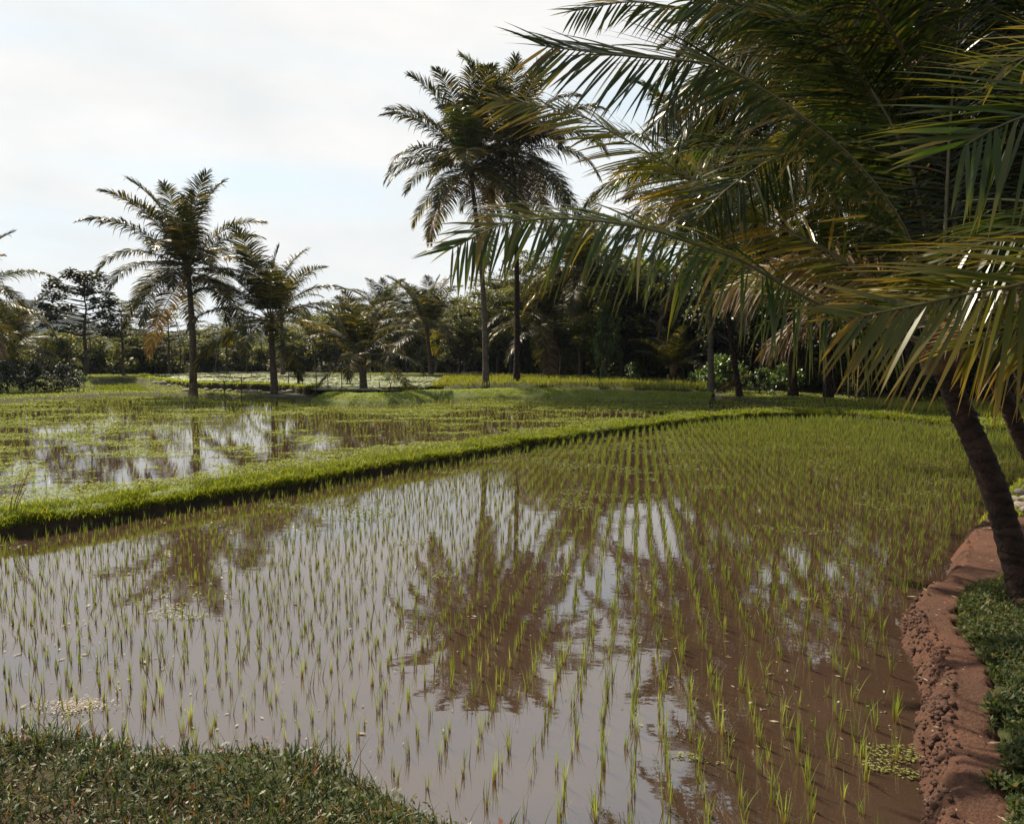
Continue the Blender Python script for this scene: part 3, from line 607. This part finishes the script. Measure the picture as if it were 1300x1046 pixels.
palm('dark palm behind the foreground fronds at the upper middle right',(AT(1330,520,19)[0],19,.3),AT(1130,60,18),30,seed=63,sc_=1.05,e1=7,key='mid',matn='trunkdark')
# foreground palm
def near_frond(root,pts,n,L,W,droop,matn,seed,org,lean=0,nseg=6,lift=.1,up=(0,0,1),rr=.02,s0=.12,jit=.1,miss=.05,als=1.):
    R=spline(np.array([AT(*p) for p in pts])-org,34)
    A=frond_geo(R,n,L,W,droop,nseg,seed,up=up,lean=lean,rr=rr,s0=s0,jit=jit,lift=lift,miss=miss,als=als)
    return A.mesh('frond',[M[matn],M['rachis']],root)
q=G(1296,772,.28);org=np.array([q[0],q[1],.25])
root=empty('coconut_palm',tuple(org),'foreground palm with leaning dark trunk beside the red soil path','palm tree')
P=np.array([AT(1302,800,5.6),AT(1294,735,5.75),AT(1262,620,6.0),AT(1222,525,6.3),AT(1200,470,6.45),AT(1195,425,6.5)])-org
P[0][2]=-.15
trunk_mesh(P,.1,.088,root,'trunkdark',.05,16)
ap=P[-1]
A=Acc();f=np.linspace(0,1,8);S=ap+np.array([0,0,1.])*(f[:,None]*.6-.35);V,Q=tube(S,np.interp(f,[0,.4,1],[.13,.19,.03]),12);A.add(V,Q);A.mesh('crown_fibre',[M['fibre']],root,True)
near_frond(root,[(1196,425,6.5),(1150,295,6.4),(1088,208,6.2),(1015,146,6.0),(965,112,5.9),(908,83,5.8),(800,72,5.6),(695,60,5.5)],125,1.2,0.025,0.25,'frond_near',101,org,lean=0.65,lift=-0.3,als=0.78)
near_frond(root,[(1192,428,6.5),(1085,340,6.9),(1000,292,7.2),(915,246,7.4),(858,215,7.6),(791,176,7.7),(724,143,7.8),(632,128,7.9)],110,1,0.026,0.35,'frond_yellow',102,org,lean=0.5,lift=-0.15,als=0.75)
near_frond(root,[(1192,440,6.5),(1120,417,6.2),(1050,391,6.0),(995,363,5.8),(940,331,5.6),(875,308,5.5),(815,289,5.4),(720,278,5.3),(640,285,5.2),(575,315,5.1)],130,0.95,0.024,0.6,'frond_mix',103,org,lean=0.75,lift=-0.4,als=0.9,jit=.16)
near_frond(root,[(1200,420,6.6),(1120,300,7.4),(1010,240,8.0),(920,235,8.4),(850,255,8.6)],115,1,0.024,0.5,'frond_near',104,org,lean=0.6,lift=-0.3,als=0.85)
near_frond(root,[(1200,430,6.5),(1140,360,6.9),(1050,330,7.3),(975,340,7.6),(915,372,7.9)],110,0.8,0.022,0.8,'frond_dead',105,org,lean=0.6,lift=-0.3,als=0.9)
near_frond(root,[(1200,430,6.6),(1160,230,6.9),(1110,120,7.1),(1040,40,7.2),(960,10,7.2),(880,0,7.2)],115,1.1,0.026,0.3,'frond_near',106,org,lean=0.6,lift=-0.3,als=0.8)
near_frond(root,[(1205,430,6.6),(1150,390,7.0),(1080,380,7.4),(1020,400,7.7),(975,440,7.9)],95,0.7,0.022,1,'frond_dead',107,org,lean=0.4,lift=-0.2,als=1,jit=.25)
crownpts(ap,9,0,3,'near',.8,root,77,azr=(.2,1.3))
# second foreground palm
org=np.array([AT(1385,700,7.6)[0],7.6,.25])
root=empty('coconut_palm',tuple(org),'second foreground palm, its dark trunk leaning in from the right edge','palm tree')
P=np.array([[0,0,-.15],AT(1352,650,7.65)-org,AT(1316,592,7.7)-org,AT(1282,522,7.8)-org,AT(1238,400,7.9)-org,AT(1222,270,8.0)-org])
trunk_mesh(P,.085,.075,root,'trunkdark',.05,14)
ap=P[-1]
A=Acc();S=ap+np.array([0,0,1.])*(f[:,None]*.6-.35);V,Q=tube(S,np.interp(f,[0,.4,1],[.13,.19,.03]),12);A.add(V,Q);A.mesh('crown_fibre',[M['fibre']],root,True)
near_frond(root,[(1222,270,8),(1150,140,7.8),(1060,60,7.6),(960,22,7.5),(877,12,7.4),(800,3,7.3),(732,14,7.2)],115,0.9,0.025,0.4,'frond_near',111,org,lean=0.6,lift=-0.3,als=0.8)
near_frond(root,[(1222,270,8),(1160,190,7.5),(1100,110,7.1),(1058,40,6.8),(1030,-20,6.7),(990,-80,6.6)],110,1.2,0.028,0.2,'frond_near',112,org,lean=-0.1,lift=0.1,als=1)
near_frond(root,[(1222,270,8),(1130,200,7.6),(1020,190,7.3),(930,235,7.1),(870,300,7)],115,1,0.025,0.5,'frond_near',113,org,lean=0.6,lift=-0.3,als=0.85)
near_frond(root,[(1222,270,8),(1140,120,8.2),(1010,60,8.4),(900,90,8.6),(830,160,8.7)],115,1,0.025,0.4,'frond_near',114,org,lean=0.6,lift=-0.3,als=0.85)
crownpts(ap,24,0,3,'near',.92,root,79,dead=.5)
# third, right of the frame
org=np.array([5.0,4.6,.25])
root=empty('coconut_palm',tuple(org),'yellowing palm reaching in from beyond the right edge of the picture','palm tree')
ap=np.array([AT(1640,260,4.2)[0],4.2,AT(1640,260,4.2)[2]])-org
trunk_mesh(np.array([[0,0,-.15],ap*.3+[.1,0,0],ap*.7+[.05,0,0],ap]),.14,.12,root,'trunkdark',.05,14)
near_frond(root,[(1640,260,4.2),(1500,300,4.1),(1390,335,4.0),(1288,363,3.9),(1245,370,3.9),(1203,379,3.95),(1161,388,4.0),(1090,402,4.1)],82,1.1,0.026,0.3,'frond_yellow',121,org,lean=0.65,lift=-0.3,als=0.75,jit=.1)
near_frond(root,[(1640,255,4.2),(1500,150,3.9),(1400,130,3.7),(1320,143,3.6),(1270,160,3.6),(1225,185,3.6)],66,1.15,0.027,0.2,'frond_mix',122,org,lean=0.7,lift=-0.3,als=0.65,jit=.12)
near_frond(root,[(1640,260,4.2),(1520,260,4.3),(1400,275,4.4),(1310,292,4.5),(1240,312,4.6),(1185,340,4.7)],70,0.95,0.024,0.5,'frond_mix',123,org,lean=0.6,lift=-0.3,als=0.8)
near_frond(root,[(1640,250,4.2),(1520,100,4.0),(1420,50,3.9),(1340,60,3.9),(1270,85,3.9)],52,0.7,0.024,0.3,'frond_yellow',124,org,lean=0.4,lift=0,als=0.8)
near_frond(root,[(1640,265,4.2),(1500,380,4.6),(1400,405,4.8),(1300,415,5.0),(1230,440,5.1)],70,0.9,0.024,0.5,'frond_yellow',125,org,lean=0.6,lift=-0.3,als=0.85,jit=.15)
near_frond(root,[(1640,265,4.2),(1500,330,4.9),(1400,350,5.3),(1300,365,5.6),(1200,420,5.8)],80,0.7,0.02,1.1,'frond_dead',126,org,lean=0.4,lift=0,als=1,jit=.25)
crownpts(ap,7,1,5,'near',.75,root,81,azr=(-1.3,1.6))
# ------------------------------------------------------------------ broadleaf trees
def tree_geo(seed,H,Rw,style,leaf=.2,npad=40,nl=110):
    q=np.random.default_rng(seed);B=Acc();Lf=Acc()
    K=8;f=np.linspace(0,1,K);wob=np.cumsum(q.normal(0,.02*H,(K,2)),0)*.5;wob[0]=0
    top=.9 if style!='bush' else .5
    S=np.concatenate([wob,(f*H*top)[:,None]],-1);S[0,2]=-.2
    V,Q=tube(S,np.interp(f,[0,1],[.02*H+.03,.012]),8);B.add(V,Q)
    for k in range(npad):
        if style=='layered':
            z=q.uniform(.42,1.0)*H;rr=Rw*math.sqrt(q.random())*np.interp(z/H,[.4,.7,1],[.9,1,.55])
            pr=q.uniform(.35,.75)*Rw*.42;th=.18 if leaf<.28 else .5
        elif style=='dense':
            z=q.uniform(.25,1.)*H;rr=Rw*math.sqrt(q.random())*math.sqrt(max(.05,1-((z/H-.55)/.52)**2));pr=q.uniform(.5,1)*Rw*.32;th=.7
        else:
            z=q.uniform(.05,1.)*H;rr=Rw*math.sqrt(q.random())*math.sqrt(max(.05,1-(z/H)**2));pr=q.uniform(.5,1)*Rw*.35;th=.8
        an=q.uniform(0,6.28);c=np.array([math.cos(an)*rr,math.sin(an)*rr,z])
        if style!='bush' or k%3==0:
            z0=z-(.25*rr+.1) if style=='layered' else z*.6;z0=max(.2*H*(style!='bush'),min(z0,H*top*.95));bp=np.array([np.interp(z0/(H*top),f,S[:,0]),np.interp(z0/(H*top),f,S[:,1]),z0])
            R=spline([bp,(bp+c)/2+np.array([0,0,-.05*rr]),c],5);V,Q=tube(R,np.linspace(.012*H*.45+.012,.008,5),4);B.add(V,Q)
        m=int(nl*q.uniform(.6,1.3));v=nrm(q.normal(0,1,(m,3)))*(q.random((m,1))**.45)*pr;v[:,2]*=th
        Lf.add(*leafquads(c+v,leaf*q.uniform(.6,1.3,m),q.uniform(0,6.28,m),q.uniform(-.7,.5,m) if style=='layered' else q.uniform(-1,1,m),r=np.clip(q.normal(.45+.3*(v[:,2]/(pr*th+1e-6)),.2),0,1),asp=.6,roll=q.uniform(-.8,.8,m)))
    return B,Lf
TP={}
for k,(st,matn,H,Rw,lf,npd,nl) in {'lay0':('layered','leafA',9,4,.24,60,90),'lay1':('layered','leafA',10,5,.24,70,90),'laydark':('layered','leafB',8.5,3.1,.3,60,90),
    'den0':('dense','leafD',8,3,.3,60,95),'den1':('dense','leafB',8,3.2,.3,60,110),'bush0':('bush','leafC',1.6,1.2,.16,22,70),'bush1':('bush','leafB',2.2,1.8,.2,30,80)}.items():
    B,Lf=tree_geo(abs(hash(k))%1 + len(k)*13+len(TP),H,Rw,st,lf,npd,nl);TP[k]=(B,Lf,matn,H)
TM={}
def tree(name,label,kind,px,Yd,toppy,cat='tree',z=None,wsc=1.0,rot=0,group=None):
    B,Lf,matn,H=TP[kind]
    p=AT(px,500,Yd);gz=pz(p[0],Yd) if z is None else z;tz=AT(px,toppy,Yd)[2];s=(tz-gz)/H
    root=empty(name,(p[0],Yd,gz),label,cat,group);root.scale=(s*wsc,s*wsc,s);root.rotation_euler=(0,0,rot)
    if kind not in TM:
        a=B.mesh('trunk',[M['bark']],root,True);c=Lf.mesh('crown',[M[matn]],root);TM[kind]=(a.data,c.data)
    else:
        for nm,me in zip(('trunk','crown'),TM[kind]):
            o=bpy.data.objects.new(nm,me);C.objects.link(o);o.parent=root
    return root
T_=tree
T_('broadleaf_tree','dark broad-leaved tree with tiered crown near the left edge','laydark',108,58,346)
T_('feathery_tree','flat-topped feathery tree left of the tall left palm','lay0',158,60,382,wsc=1.1)
T_('feathery_tree','wide feathery tree behind the tall left palm trunk','lay1',215,66,392,wsc=1.2,rot=1)
T_('feathery_tree','feathery tree between the tall left palm and its neighbour','lay0',290,72,412,wsc=1.2,rot=2)
T_('feathery_tree','feathery tree behind the short young palm','lay1',440,78,378,wsc=.9,rot=3)
T_('feathery_tree','pale feathery tree left of the small forest edge palm','lay0',515,76,372,wsc=.85,rot=4)
T_('broadleaf_tree','leafy tree between small edge palm and twin palms','den0',583,68,392,rot=1)
T_('feathery_tree','tall feathery tree seen between the twin palm trunks','lay1',632,74,346,wsc=.8,rot=2.2)
T_('feathery_tree','tallest feathery tree right of the twin palms','lay1',690,70,322,wsc=.9,rot=.5)
T_('feathery_tree','feathery tree top behind the lowest foreground frond','lay0',745,66,318,wsc=.9,rot=1.5)
T_('vine_covered_tree','black-green vine smothered tree behind the low sunlit palm','den1',802,52,372,wsc=.8)
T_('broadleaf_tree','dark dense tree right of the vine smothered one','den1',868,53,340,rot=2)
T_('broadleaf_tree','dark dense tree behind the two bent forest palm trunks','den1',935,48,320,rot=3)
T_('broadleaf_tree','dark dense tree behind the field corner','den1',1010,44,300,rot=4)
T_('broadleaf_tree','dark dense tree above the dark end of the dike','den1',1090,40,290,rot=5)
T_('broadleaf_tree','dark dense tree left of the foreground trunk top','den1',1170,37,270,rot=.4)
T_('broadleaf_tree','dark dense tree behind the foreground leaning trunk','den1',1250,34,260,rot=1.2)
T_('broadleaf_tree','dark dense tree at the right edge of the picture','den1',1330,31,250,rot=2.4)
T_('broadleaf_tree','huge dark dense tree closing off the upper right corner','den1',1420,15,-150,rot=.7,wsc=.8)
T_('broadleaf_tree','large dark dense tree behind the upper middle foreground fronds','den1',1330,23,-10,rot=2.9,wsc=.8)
for lab,kd,px,Yd,tp in [('glossy bush at the far left edge of the bank','bush1',10,40,462),('second glossy bush beside the left edge','bush1',45,41,464),('low leafy bush left of small far paddy','bush1',80,42,466),
    ('small pale bush at the end of the left bush row','bush0',98,46,472),('sunlit bush at the foot of the dark vine smothered tree','bush0',803,47,462),('bush at the foot of the forest palms right of twin palms','bush1',760,52,468),
    ('sunlit bush left of the bent trunk','bush0',885,43,472),('sunlit bush between the two bent palm trunks','bush0',918,41,455),('leafy bush behind the reddish bank','bush0',1000,38,466),('bush right of the reddish bank','bush0',965,40,470),
    ('small bush under the dark forest right of field corner','bush1',1100,33,470),('dark bush behind yellowing rice at right','bush1',1190,31,465),('dark bush under the right edge palms','bush1',1270,29,462),('low bush at forest edge behind twin palms','bush1',700,58,470)]:
    T_('bush',lab,kd,px,Yd,tp,cat='bush',rot=px)
# vine column
T_('vine_column','pale leafy vine climbing a dead stem right of the twin palms','bush0',768,50,395,cat='vine',wsc=.32)
# the forest behind as one mass
A=Acc();q=np.random.default_rng(5)
sky_px=[-300,0,60,200,300,400,450,520,600,660,760,860,1000,1200,1500];sky_py=[400,412,434,420,408,392,380,384,376,354,338,320,300,280,270]
bands=[(66,84,90,'m'),(84,125,60,'b')]
for lo,hi,cnt,_ in bands:
    for k in range(cnt):
        px=q.uniform(-260,1500);Yd=q.uniform(lo,hi) if px<760 else q.uniform(lo*.78,hi*.85)
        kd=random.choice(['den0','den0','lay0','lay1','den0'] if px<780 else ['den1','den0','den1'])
        B,Lf,matn,H=TP[kd];tp=np.interp(px,sky_px,sky_py)+abs(q.normal(0,14))
        p=AT(px,500,Yd);tz=AT(px,tp,Yd)[2];s=max(.4,(tz-.5)/H);a=q.uniform(0,6.28);R=np.array([[math.cos(a),math.sin(a),0],[-math.sin(a),math.cos(a),0],[0,0,1]])
        n_=0
        V=np.concatenate(Lf.V)@R*s*np.array([1.15,1.15,1])+np.array([p[0],Yd,.4]);Qd=np.concatenate(Lf.Q);rr=np.concatenate(Lf.r)
        A.add(V,Qd,0,rr,0)
        V=np.concatenate(B.V)@R*s+np.array([p[0],Yd,.4]);A.add(V,np.concatenate(B.Q),0,.5,1)
# wild palms and bare stems within the forest
def small_frond(el,be,seed):
    K=12;t_=np.linspace(0,1,K);ang=rad(el)-rad(be)*t_**1.3;d=np.stack([np.cos(ang),0*ang,np.sin(ang)],-1)*(4.6/(K-1));R_=np.cumsum(d,0)-d[0]
    return frond_geo(R_,38,.95,.085,.7,2,seed)
SF=[small_frond(a,b,i) for i,(a,b) in enumerate([(80,45),(62,70),(42,80),(20,75),(0,60),(-25,40)])]
for k in range(34):
    px=q.uniform(-60,1250);Yd=np.interp(px,[-200,0,200,300,640,760,860,1060,1250],[58,60,68,74,70,60,52,42,37])+q.uniform(0,22)
    g0=.4;p=AT(px,500,Yd);tz=AT(px,np.interp(px,sky_px,sky_py)+q.uniform(5,75),Yd)[2]-1.;tz=max(tz,1.2)
    ap_=np.array([p[0],Yd,tz])
    for j in range(17):
        e=SF[min(5,int(j/17*6))];a=j*2.4+q.uniform(-.2,.2);Rm=np.array([[math.cos(a),math.sin(a),0],[-math.sin(a),math.cos(a),0],[0,0,1]])
        A.add(np.concatenate(e.V)@Rm+ap_,np.concatenate(e.Q),0,np.clip(np.concatenate(e.r)*.6+.35*q.random(),0,1),0)
    V,Q_=tube(spline([[p[0]+q.uniform(-.6,.6),Yd,0],[p[0]+q.uniform(-.3,.3),Yd,tz*.5],[p[0],Yd,tz]],8),.12,6);A.add(V,Q_,0,.5,1)
for k in range(60):
    px=q.uniform(-60,1250);Yd=np.interp(px,[-200,0,200,300,640,760,860,1060,1250],[57,58,64,70,66,56,47,38,33])+q.uniform(0,8);p=AT(px,500,Yd);h_=q.uniform(2,6)
    V,Q_=tube(spline([[p[0],Yd,0],[p[0]+q.normal(0,.3),Yd,h_*.5],[p[0]+q.normal(0,.8),Yd,h_]],6),np.linspace(q.uniform(.04,.1),.02,6),5);A.add(V,Q_,0,.5,1)
# understory thicket
for k in range(230):
    px=q.uniform(-260,1500);Yd=np.interp(px,[-200,0,200,300,640,760,860,1060,1200,1500],[60,62,68,76,74,62,55,42,37,34])+q.uniform(0,9)
    B,Lf,matn,H=TP['bush1'];p=AT(px,500,Yd);s=q.uniform(.7,1.7);a=q.uniform(0,6.28);R=np.array([[math.cos(a),math.sin(a),0],[-math.sin(a),math.cos(a),0],[0,0,1]])
    A.add(np.concatenate(Lf.V)@R*s+np.array([p[0],Yd,.3]),np.concatenate(Lf.Q),0,np.concatenate(Lf.r),0)
tag(A.mesh('forest',[M['leafD'],M['bark']]),'dense green tropical forest behind the paddies','forest',kind='stuff')
# ------------------------------------------------------------------ stones, stakes, saplings, reed
stones=[(192,490,.1),(197,492,.16),(207,493,.22),(215,494,.14),(223,494,.12),(236,499,.2),(243,498,.13),(262,498,.13),(274,499,.15),(281,499,.16),(291,499,.14),(302,500,.18),(311,500,.2),(322,501,.22),(330,500,.14),(358,502,.17),(368,501,.2)]
R=[]
for k,(px,py,s) in enumerate(stones):
    p=G(px,py,.12);V,T=rock(2,k+20)
    if k<6: o=mk('stone',V,None,T,[M['stone']],None,None,True);R.append(o)
    else: o=R[k%6].copy();C.objects.link(o)
    o.location=(p[0],p[1],pz(p[0],p[1])+s*.3);o.scale=(s*1.3,s,s);o.rotation_euler=(0,0,k*1.7)
    tag(o,'pale stone lying in the row at the foot of the raised terrace','stone','pale stones along the terrace foot')
for k,(px,py,s) in enumerate([(1288,637,.1),(1297,645,.12),(1302,636,.09),(1295,632,.08),(1306,648,.1)]):
    p=G(px,py,.22);o=R[k%6].copy();C.objects.link(o);o.location=(p[0],p[1],pz(p[0],p[1])+s*.4+(.08 if k==3 else 0));o.scale=(s,s,s*.9);o.rotation_euler=(0,0,k*2.)
    tag(o,'pale stone in the small heap behind the foreground trunk','stone','pale stones heaped behind the foreground trunk')
stk=[(306,494,478,.6),(365,488,465,.6),(381,489,471,.6),(401,500,463,.35),(416,494,478,.5),(434,500,455,.3),(482,500,483,.3),(318,478,466,.6),(1047,512,478,.2),(470,482,470,.6),(106,498,486,.2)]
nm=['first thin stake on the terrace rim right of the tall left palm','thin stake right behind the mid-height left palm trunk','leaning short stake on the terrace rim right of the mid-height palm','tallest stake at the terrace corner left of the young palm','short stake standing in the raised paddy water','tall stake beside the young palm trunk','short stake right of the young palm','faint stake on the far side of the raised paddy','dark post in the field corner below foreground fronds','faint far stake behind the young palm','small stake left of the small far paddy']
for (px,b_,t_,z),lab in zip(stk,nm):
    p=G(px,b_,z);p[2]=pz(p[0],p[1]);top=AT(px+random.uniform(-2,2),t_,p[1])-p;root=Acc()
    V,Q=tube(spline([[0,0,-.2],top*.5+[.02,0,0],top],7),np.linspace(.028,.018,7),6);root.add(V,Q)
    V,Q=tube([top*.98,top+np.array([.05,0,.03])],[.012,.006],5);root.add(V,Q)
    o=root.mesh('stake',[M['wood']],None,True,loc=tuple(p));tag(o,lab,'stake','wooden stakes round the raised paddy')
for px,b_,t_,lab in [(285,492,470,'leafy green sapling on the terrace rim right of the tall left palm'),(496,500,477,'spindly pale sapling right of the young palm')]:
    p=G(px,b_,.55 if px<300 else .3);p[2]=pz(p[0],p[1]);h=AT(px,t_,p[1])[2]-p[2];root=empty('sapling',tuple(p),lab,'sapling')
    S=Acc();L_=Acc()
    for k in range(6):
        a=k*1.1;e=np.array([math.cos(a)*h*.35,math.sin(a)*h*.35,h*(.65+.06*k)]);V,Q=tube(spline([[0,0,0],[0,0,h*.45],e],8),np.linspace(.02,.005,8),5);S.add(V,Q)
        m=40;v=rng.normal(0,h*.09,(m,3));L_.add(*leafquads(e+v,rng.uniform(.07,.13,m),rng.uniform(0,6.28,m),rng.uniform(-.6,.6,m),asp=.55))
    S.mesh('stem',[M['bark']],root,True);L_.mesh('leaves',[M['leafC']],root)
# dry reed
p=G(10,655,.2);p[2]=pz(p[0],p[1]);root=empty('reed',tuple(p),'dry reddish reed with drooping seed heads at the left edge','reed');S=Acc();Hh=Acc()
M['reed']=leafmat('dry_reed',[(0,(.12,.06,.04)),(1,(.22,.13,.09))],trans=.2,rough=.6)
for k,(tx,ty) in enumerate([(37,598),(30,607),(34,618),(20,612)]):
    e=AT(tx,ty,p[1])-p;R_=spline([[0,0,0],e*.5+[-.03,0,.04],e*.85+[-.01,0,.03],e],10);V,Q=tube(R_,np.linspace(.006,.003,10),5);S.add(V,Q)
    for j in range(26):
        c=R_[5]+(R_[9]-R_[5])*(j/25);Hh.add(*leafquads(c[None],np.array([.05]),np.array([rng.uniform(-1,1)]),np.array([rng.uniform(-.6,.7)]),asp=.25))
S.mesh('stem',[M['reed']],root,True);Hh.mesh('seed_head',[M['reed']],root)
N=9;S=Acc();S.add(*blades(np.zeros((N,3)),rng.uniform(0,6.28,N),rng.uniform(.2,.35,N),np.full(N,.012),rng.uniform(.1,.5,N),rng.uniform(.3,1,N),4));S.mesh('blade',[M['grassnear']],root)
# fallen dry fronds
for px,py,Yd,a,lab in [(333,466,66,0.2,'fallen pale dry frond on the far bank behind the mid-height palm'),(962,492,40,2.6,'fallen pale dry frond beside the bent palm trunk'),(550,470,63,.6,'dry fallen fronds heaped below the small edge palm')]:
    p=AT(px,py,Yd);o=bpy.data.objects.new('fallen_frond',FR[('far',7,0)]);C.objects.link(o);o.location=(p[0],Yd,pz(p[0],Yd)+1.1);o.rotation_euler=(.3,rad(-30),a);o.scale=(.5,.5,.5);tag(o,lab,'fallen frond')
# ------------------------------------------------------------------ hills
def ridge(pxs,pys,Yd,dep):
    n=160;m=14;px=np.linspace(pxs[0],pxs[-1],n);top=np.interp(px,pxs,pys)+ (fbm(px*.05,px*0+3,5)-.5)*6
    V=[]
    for j in range(m):
        f=j/(m-1);
        for i_ in range(n):
            t=AT(px[i_],top[i_],Yd);hgt=t[2];k=math.sin(f*PI);x_=t[0];y_=Yd-dep*.5+dep*f
            V.append([x_,y_,-4+(hgt+4)*k*(1+.08*(fbm(np.array([i_*.3]),np.array([j*.7]))[0]-.5))])
    i=(np.arange(m-1)[:,None]*n+np.arange(n-1)[None,:]);Q=np.stack([i,i+1,i+n+1,i+n],-1).reshape(-1,4)
    tag(mk('hills',V,Q,None,[M['hill']],None,None,True),kind='structure')
ridge([-500,-200,0,28,45,62,80,105,140,200,300,500,900,1700],[440,420,402,384,379,384,396,408,422,430,434,432,428,430],720,260)
ridge([-500,0,100,200,260,330,420,600,1000,1700],[430,428,425,424,419,423,428,430,425,428],1150,300)
# ------------------------------------------------------------------ light
SUNAZ=rad(-38);SUNEL=rad(48)
w=bpy.data.worlds.new('World');sc.world=w;w.use_nodes=True;nt=w.node_tree;L=nt.links
for n in list(nt.nodes): nt.nodes.remove(n)
bg=nt.nodes.new('ShaderNodeBackground');out=nt.nodes.new('ShaderNodeOutputWorld');sky=nt.nodes.new('ShaderNodeTexSky');sky.sky_type='NISHITA';sky.sun_disc=False;sky.sun_elevation=SUNEL;sky.sun_rotation=SUNAZ
tc=nt.nodes.new('ShaderNodeTexCoord')
mp=nt.nodes.new('ShaderNodeMapping');mp.inputs['Scale'].default_value=(1.3,1.3,7.5);mp.inputs['Location'].default_value=(3.1,1.7,.35);L.new(tc.outputs['Generated'],mp.inputs[0])
nz=noise(nt,1.6,7,mp.outputs[0],.5)
fac=ramp(nt,nz,[(.34,(0,0,0)),(.5,(.75,.75,.75)),(.6,(1,1,1))])
mp2=nt.nodes.new('ShaderNodeMapping');mp2.inputs['Scale'].default_value=(2,2,5);L.new(tc.outputs['Generated'],mp2.inputs[0])
cc=ramp(nt,noise(nt,2.2,5,mp2.outputs[0]),[(.3,(5.7,5.9,5.85)),(.65,(6.7,6.65,6.4))])
sx=nt.nodes.new('ShaderNodeSeparateXYZ');L.new(tc.outputs['Generated'],sx.inputs[0])
hi=ramp(nt,sx.outputs[2],[(0,(1,1,1)),(.6,(.97,.95,.96)),(.82,(.45,.47,.53)),(1,(.3,.34,.42))])
mm=nt.nodes.new('ShaderNodeMix');mm.data_type='RGBA';mm.blend_type='MULTIPLY';mm.inputs[0].default_value=1;L.new(cc,mm.inputs[6]);L.new(hi,mm.inputs[7])
skyb=nt.nodes.new('ShaderNodeVectorMath');skyb.operation='MULTIPLY_ADD';L.new(sky.outputs[0],skyb.inputs[0]);skyb.inputs[1].default_value=(.2,.2,.2);skyb.inputs[2].default_value=(4.5,5.0,5.1)
col=mixc(nt,fac,skyb.outputs[0],mm.outputs[2])
dt=nt.nodes.new('ShaderNodeVectorMath');dt.operation='DOT_PRODUCT';L.new(tc.outputs['Generated'],dt.inputs[0]);dt.inputs[1].default_value=(-.35,.93,0)
dim=ramp(nt,dt.outputs['Value'],[(0,(.5,.5,.52)),(.55,(1,1,1))]);dd_=nt.nodes.new('ShaderNodeMapRange');dd_.inputs[1].default_value=-1;L.new(dt.outputs['Value'],dd_.inputs[0]);L.new(dd_.outputs[0],dim.node.inputs[0])
dim.node.color_ramp.elements[1].position=.75
m3=nt.nodes.new('ShaderNodeMix');m3.data_type='RGBA';m3.blend_type='MULTIPLY';m3.inputs[0].default_value=1;L.new(col,m3.inputs[6]);L.new(dim,m3.inputs[7]);col=m3.outputs[2];L.new(col,bg.inputs[0]);bg.inputs[1].default_value=.1;L.new(bg.outputs[0],out.inputs[0])
sd=bpy.data.lights.new('sun','SUN');sd.energy=5.0;sd.angle=rad(.6);sd.color=(1,.88,.67);so=bpy.data.objects.new('sun',sd);C.objects.link(so)
dv=Vector((math.sin(SUNAZ)*math.cos(SUNEL),math.cos(SUNAZ)*math.cos(SUNEL),math.sin(SUNEL)));so.rotation_euler=dv.to_track_quat('Z','Y').to_euler();so.location=dv*60
# haze
HAZE=True
if HAZE:
    import bmesh
    bm=bmesh.new();bmesh.ops.create_cube(bm,size=1);me=bpy.data.meshes.new('haze');bm.to_mesh(me);bm.free()
    hz=bpy.data.objects.new('haze',me);C.objects.link(hz);hz.scale=(3300,2400,130);hz.location=(0,1130,50);tag(hz,'faint bluish haze over the distant hills','haze',kind='stuff')
    m,nt,N_,L=mat('haze_air');v=nn(nt,'ShaderNodeVolumePrincipled');v.inputs['Color'].default_value=(.6,.72,1,1);v.inputs['Density'].default_value=.00014;v.inputs['Anisotropy'].default_value=.2
    o=nn(nt,'ShaderNodeOutputMaterial');L.new(v.outputs[0],o.inputs['Volume']);me.materials.append(m)
# ------------------------------------------------------------------ camera
cd=bpy.data.cameras.new('camera');cam=bpy.data.objects.new('camera',cd);C.objects.link(cam);sc.camera=cam
cd.sensor_fit='HORIZONTAL';cd.sensor_width=36;cd.lens=36*F/1300;cd.clip_start=.05;cd.clip_end=6000
cam.location=(0,0,H0);cam.rotation_euler=(PI/2-PITCH,0,0)
sc.view_settings.view_transform='Standard';sc.view_settings.look='None';sc.view_settings.exposure=.62;sc.view_settings.gamma=1
sc.cycles.max_bounces=6;sc.cycles.transparent_max_bounces=4;sc.cycles.volume_bounces=0
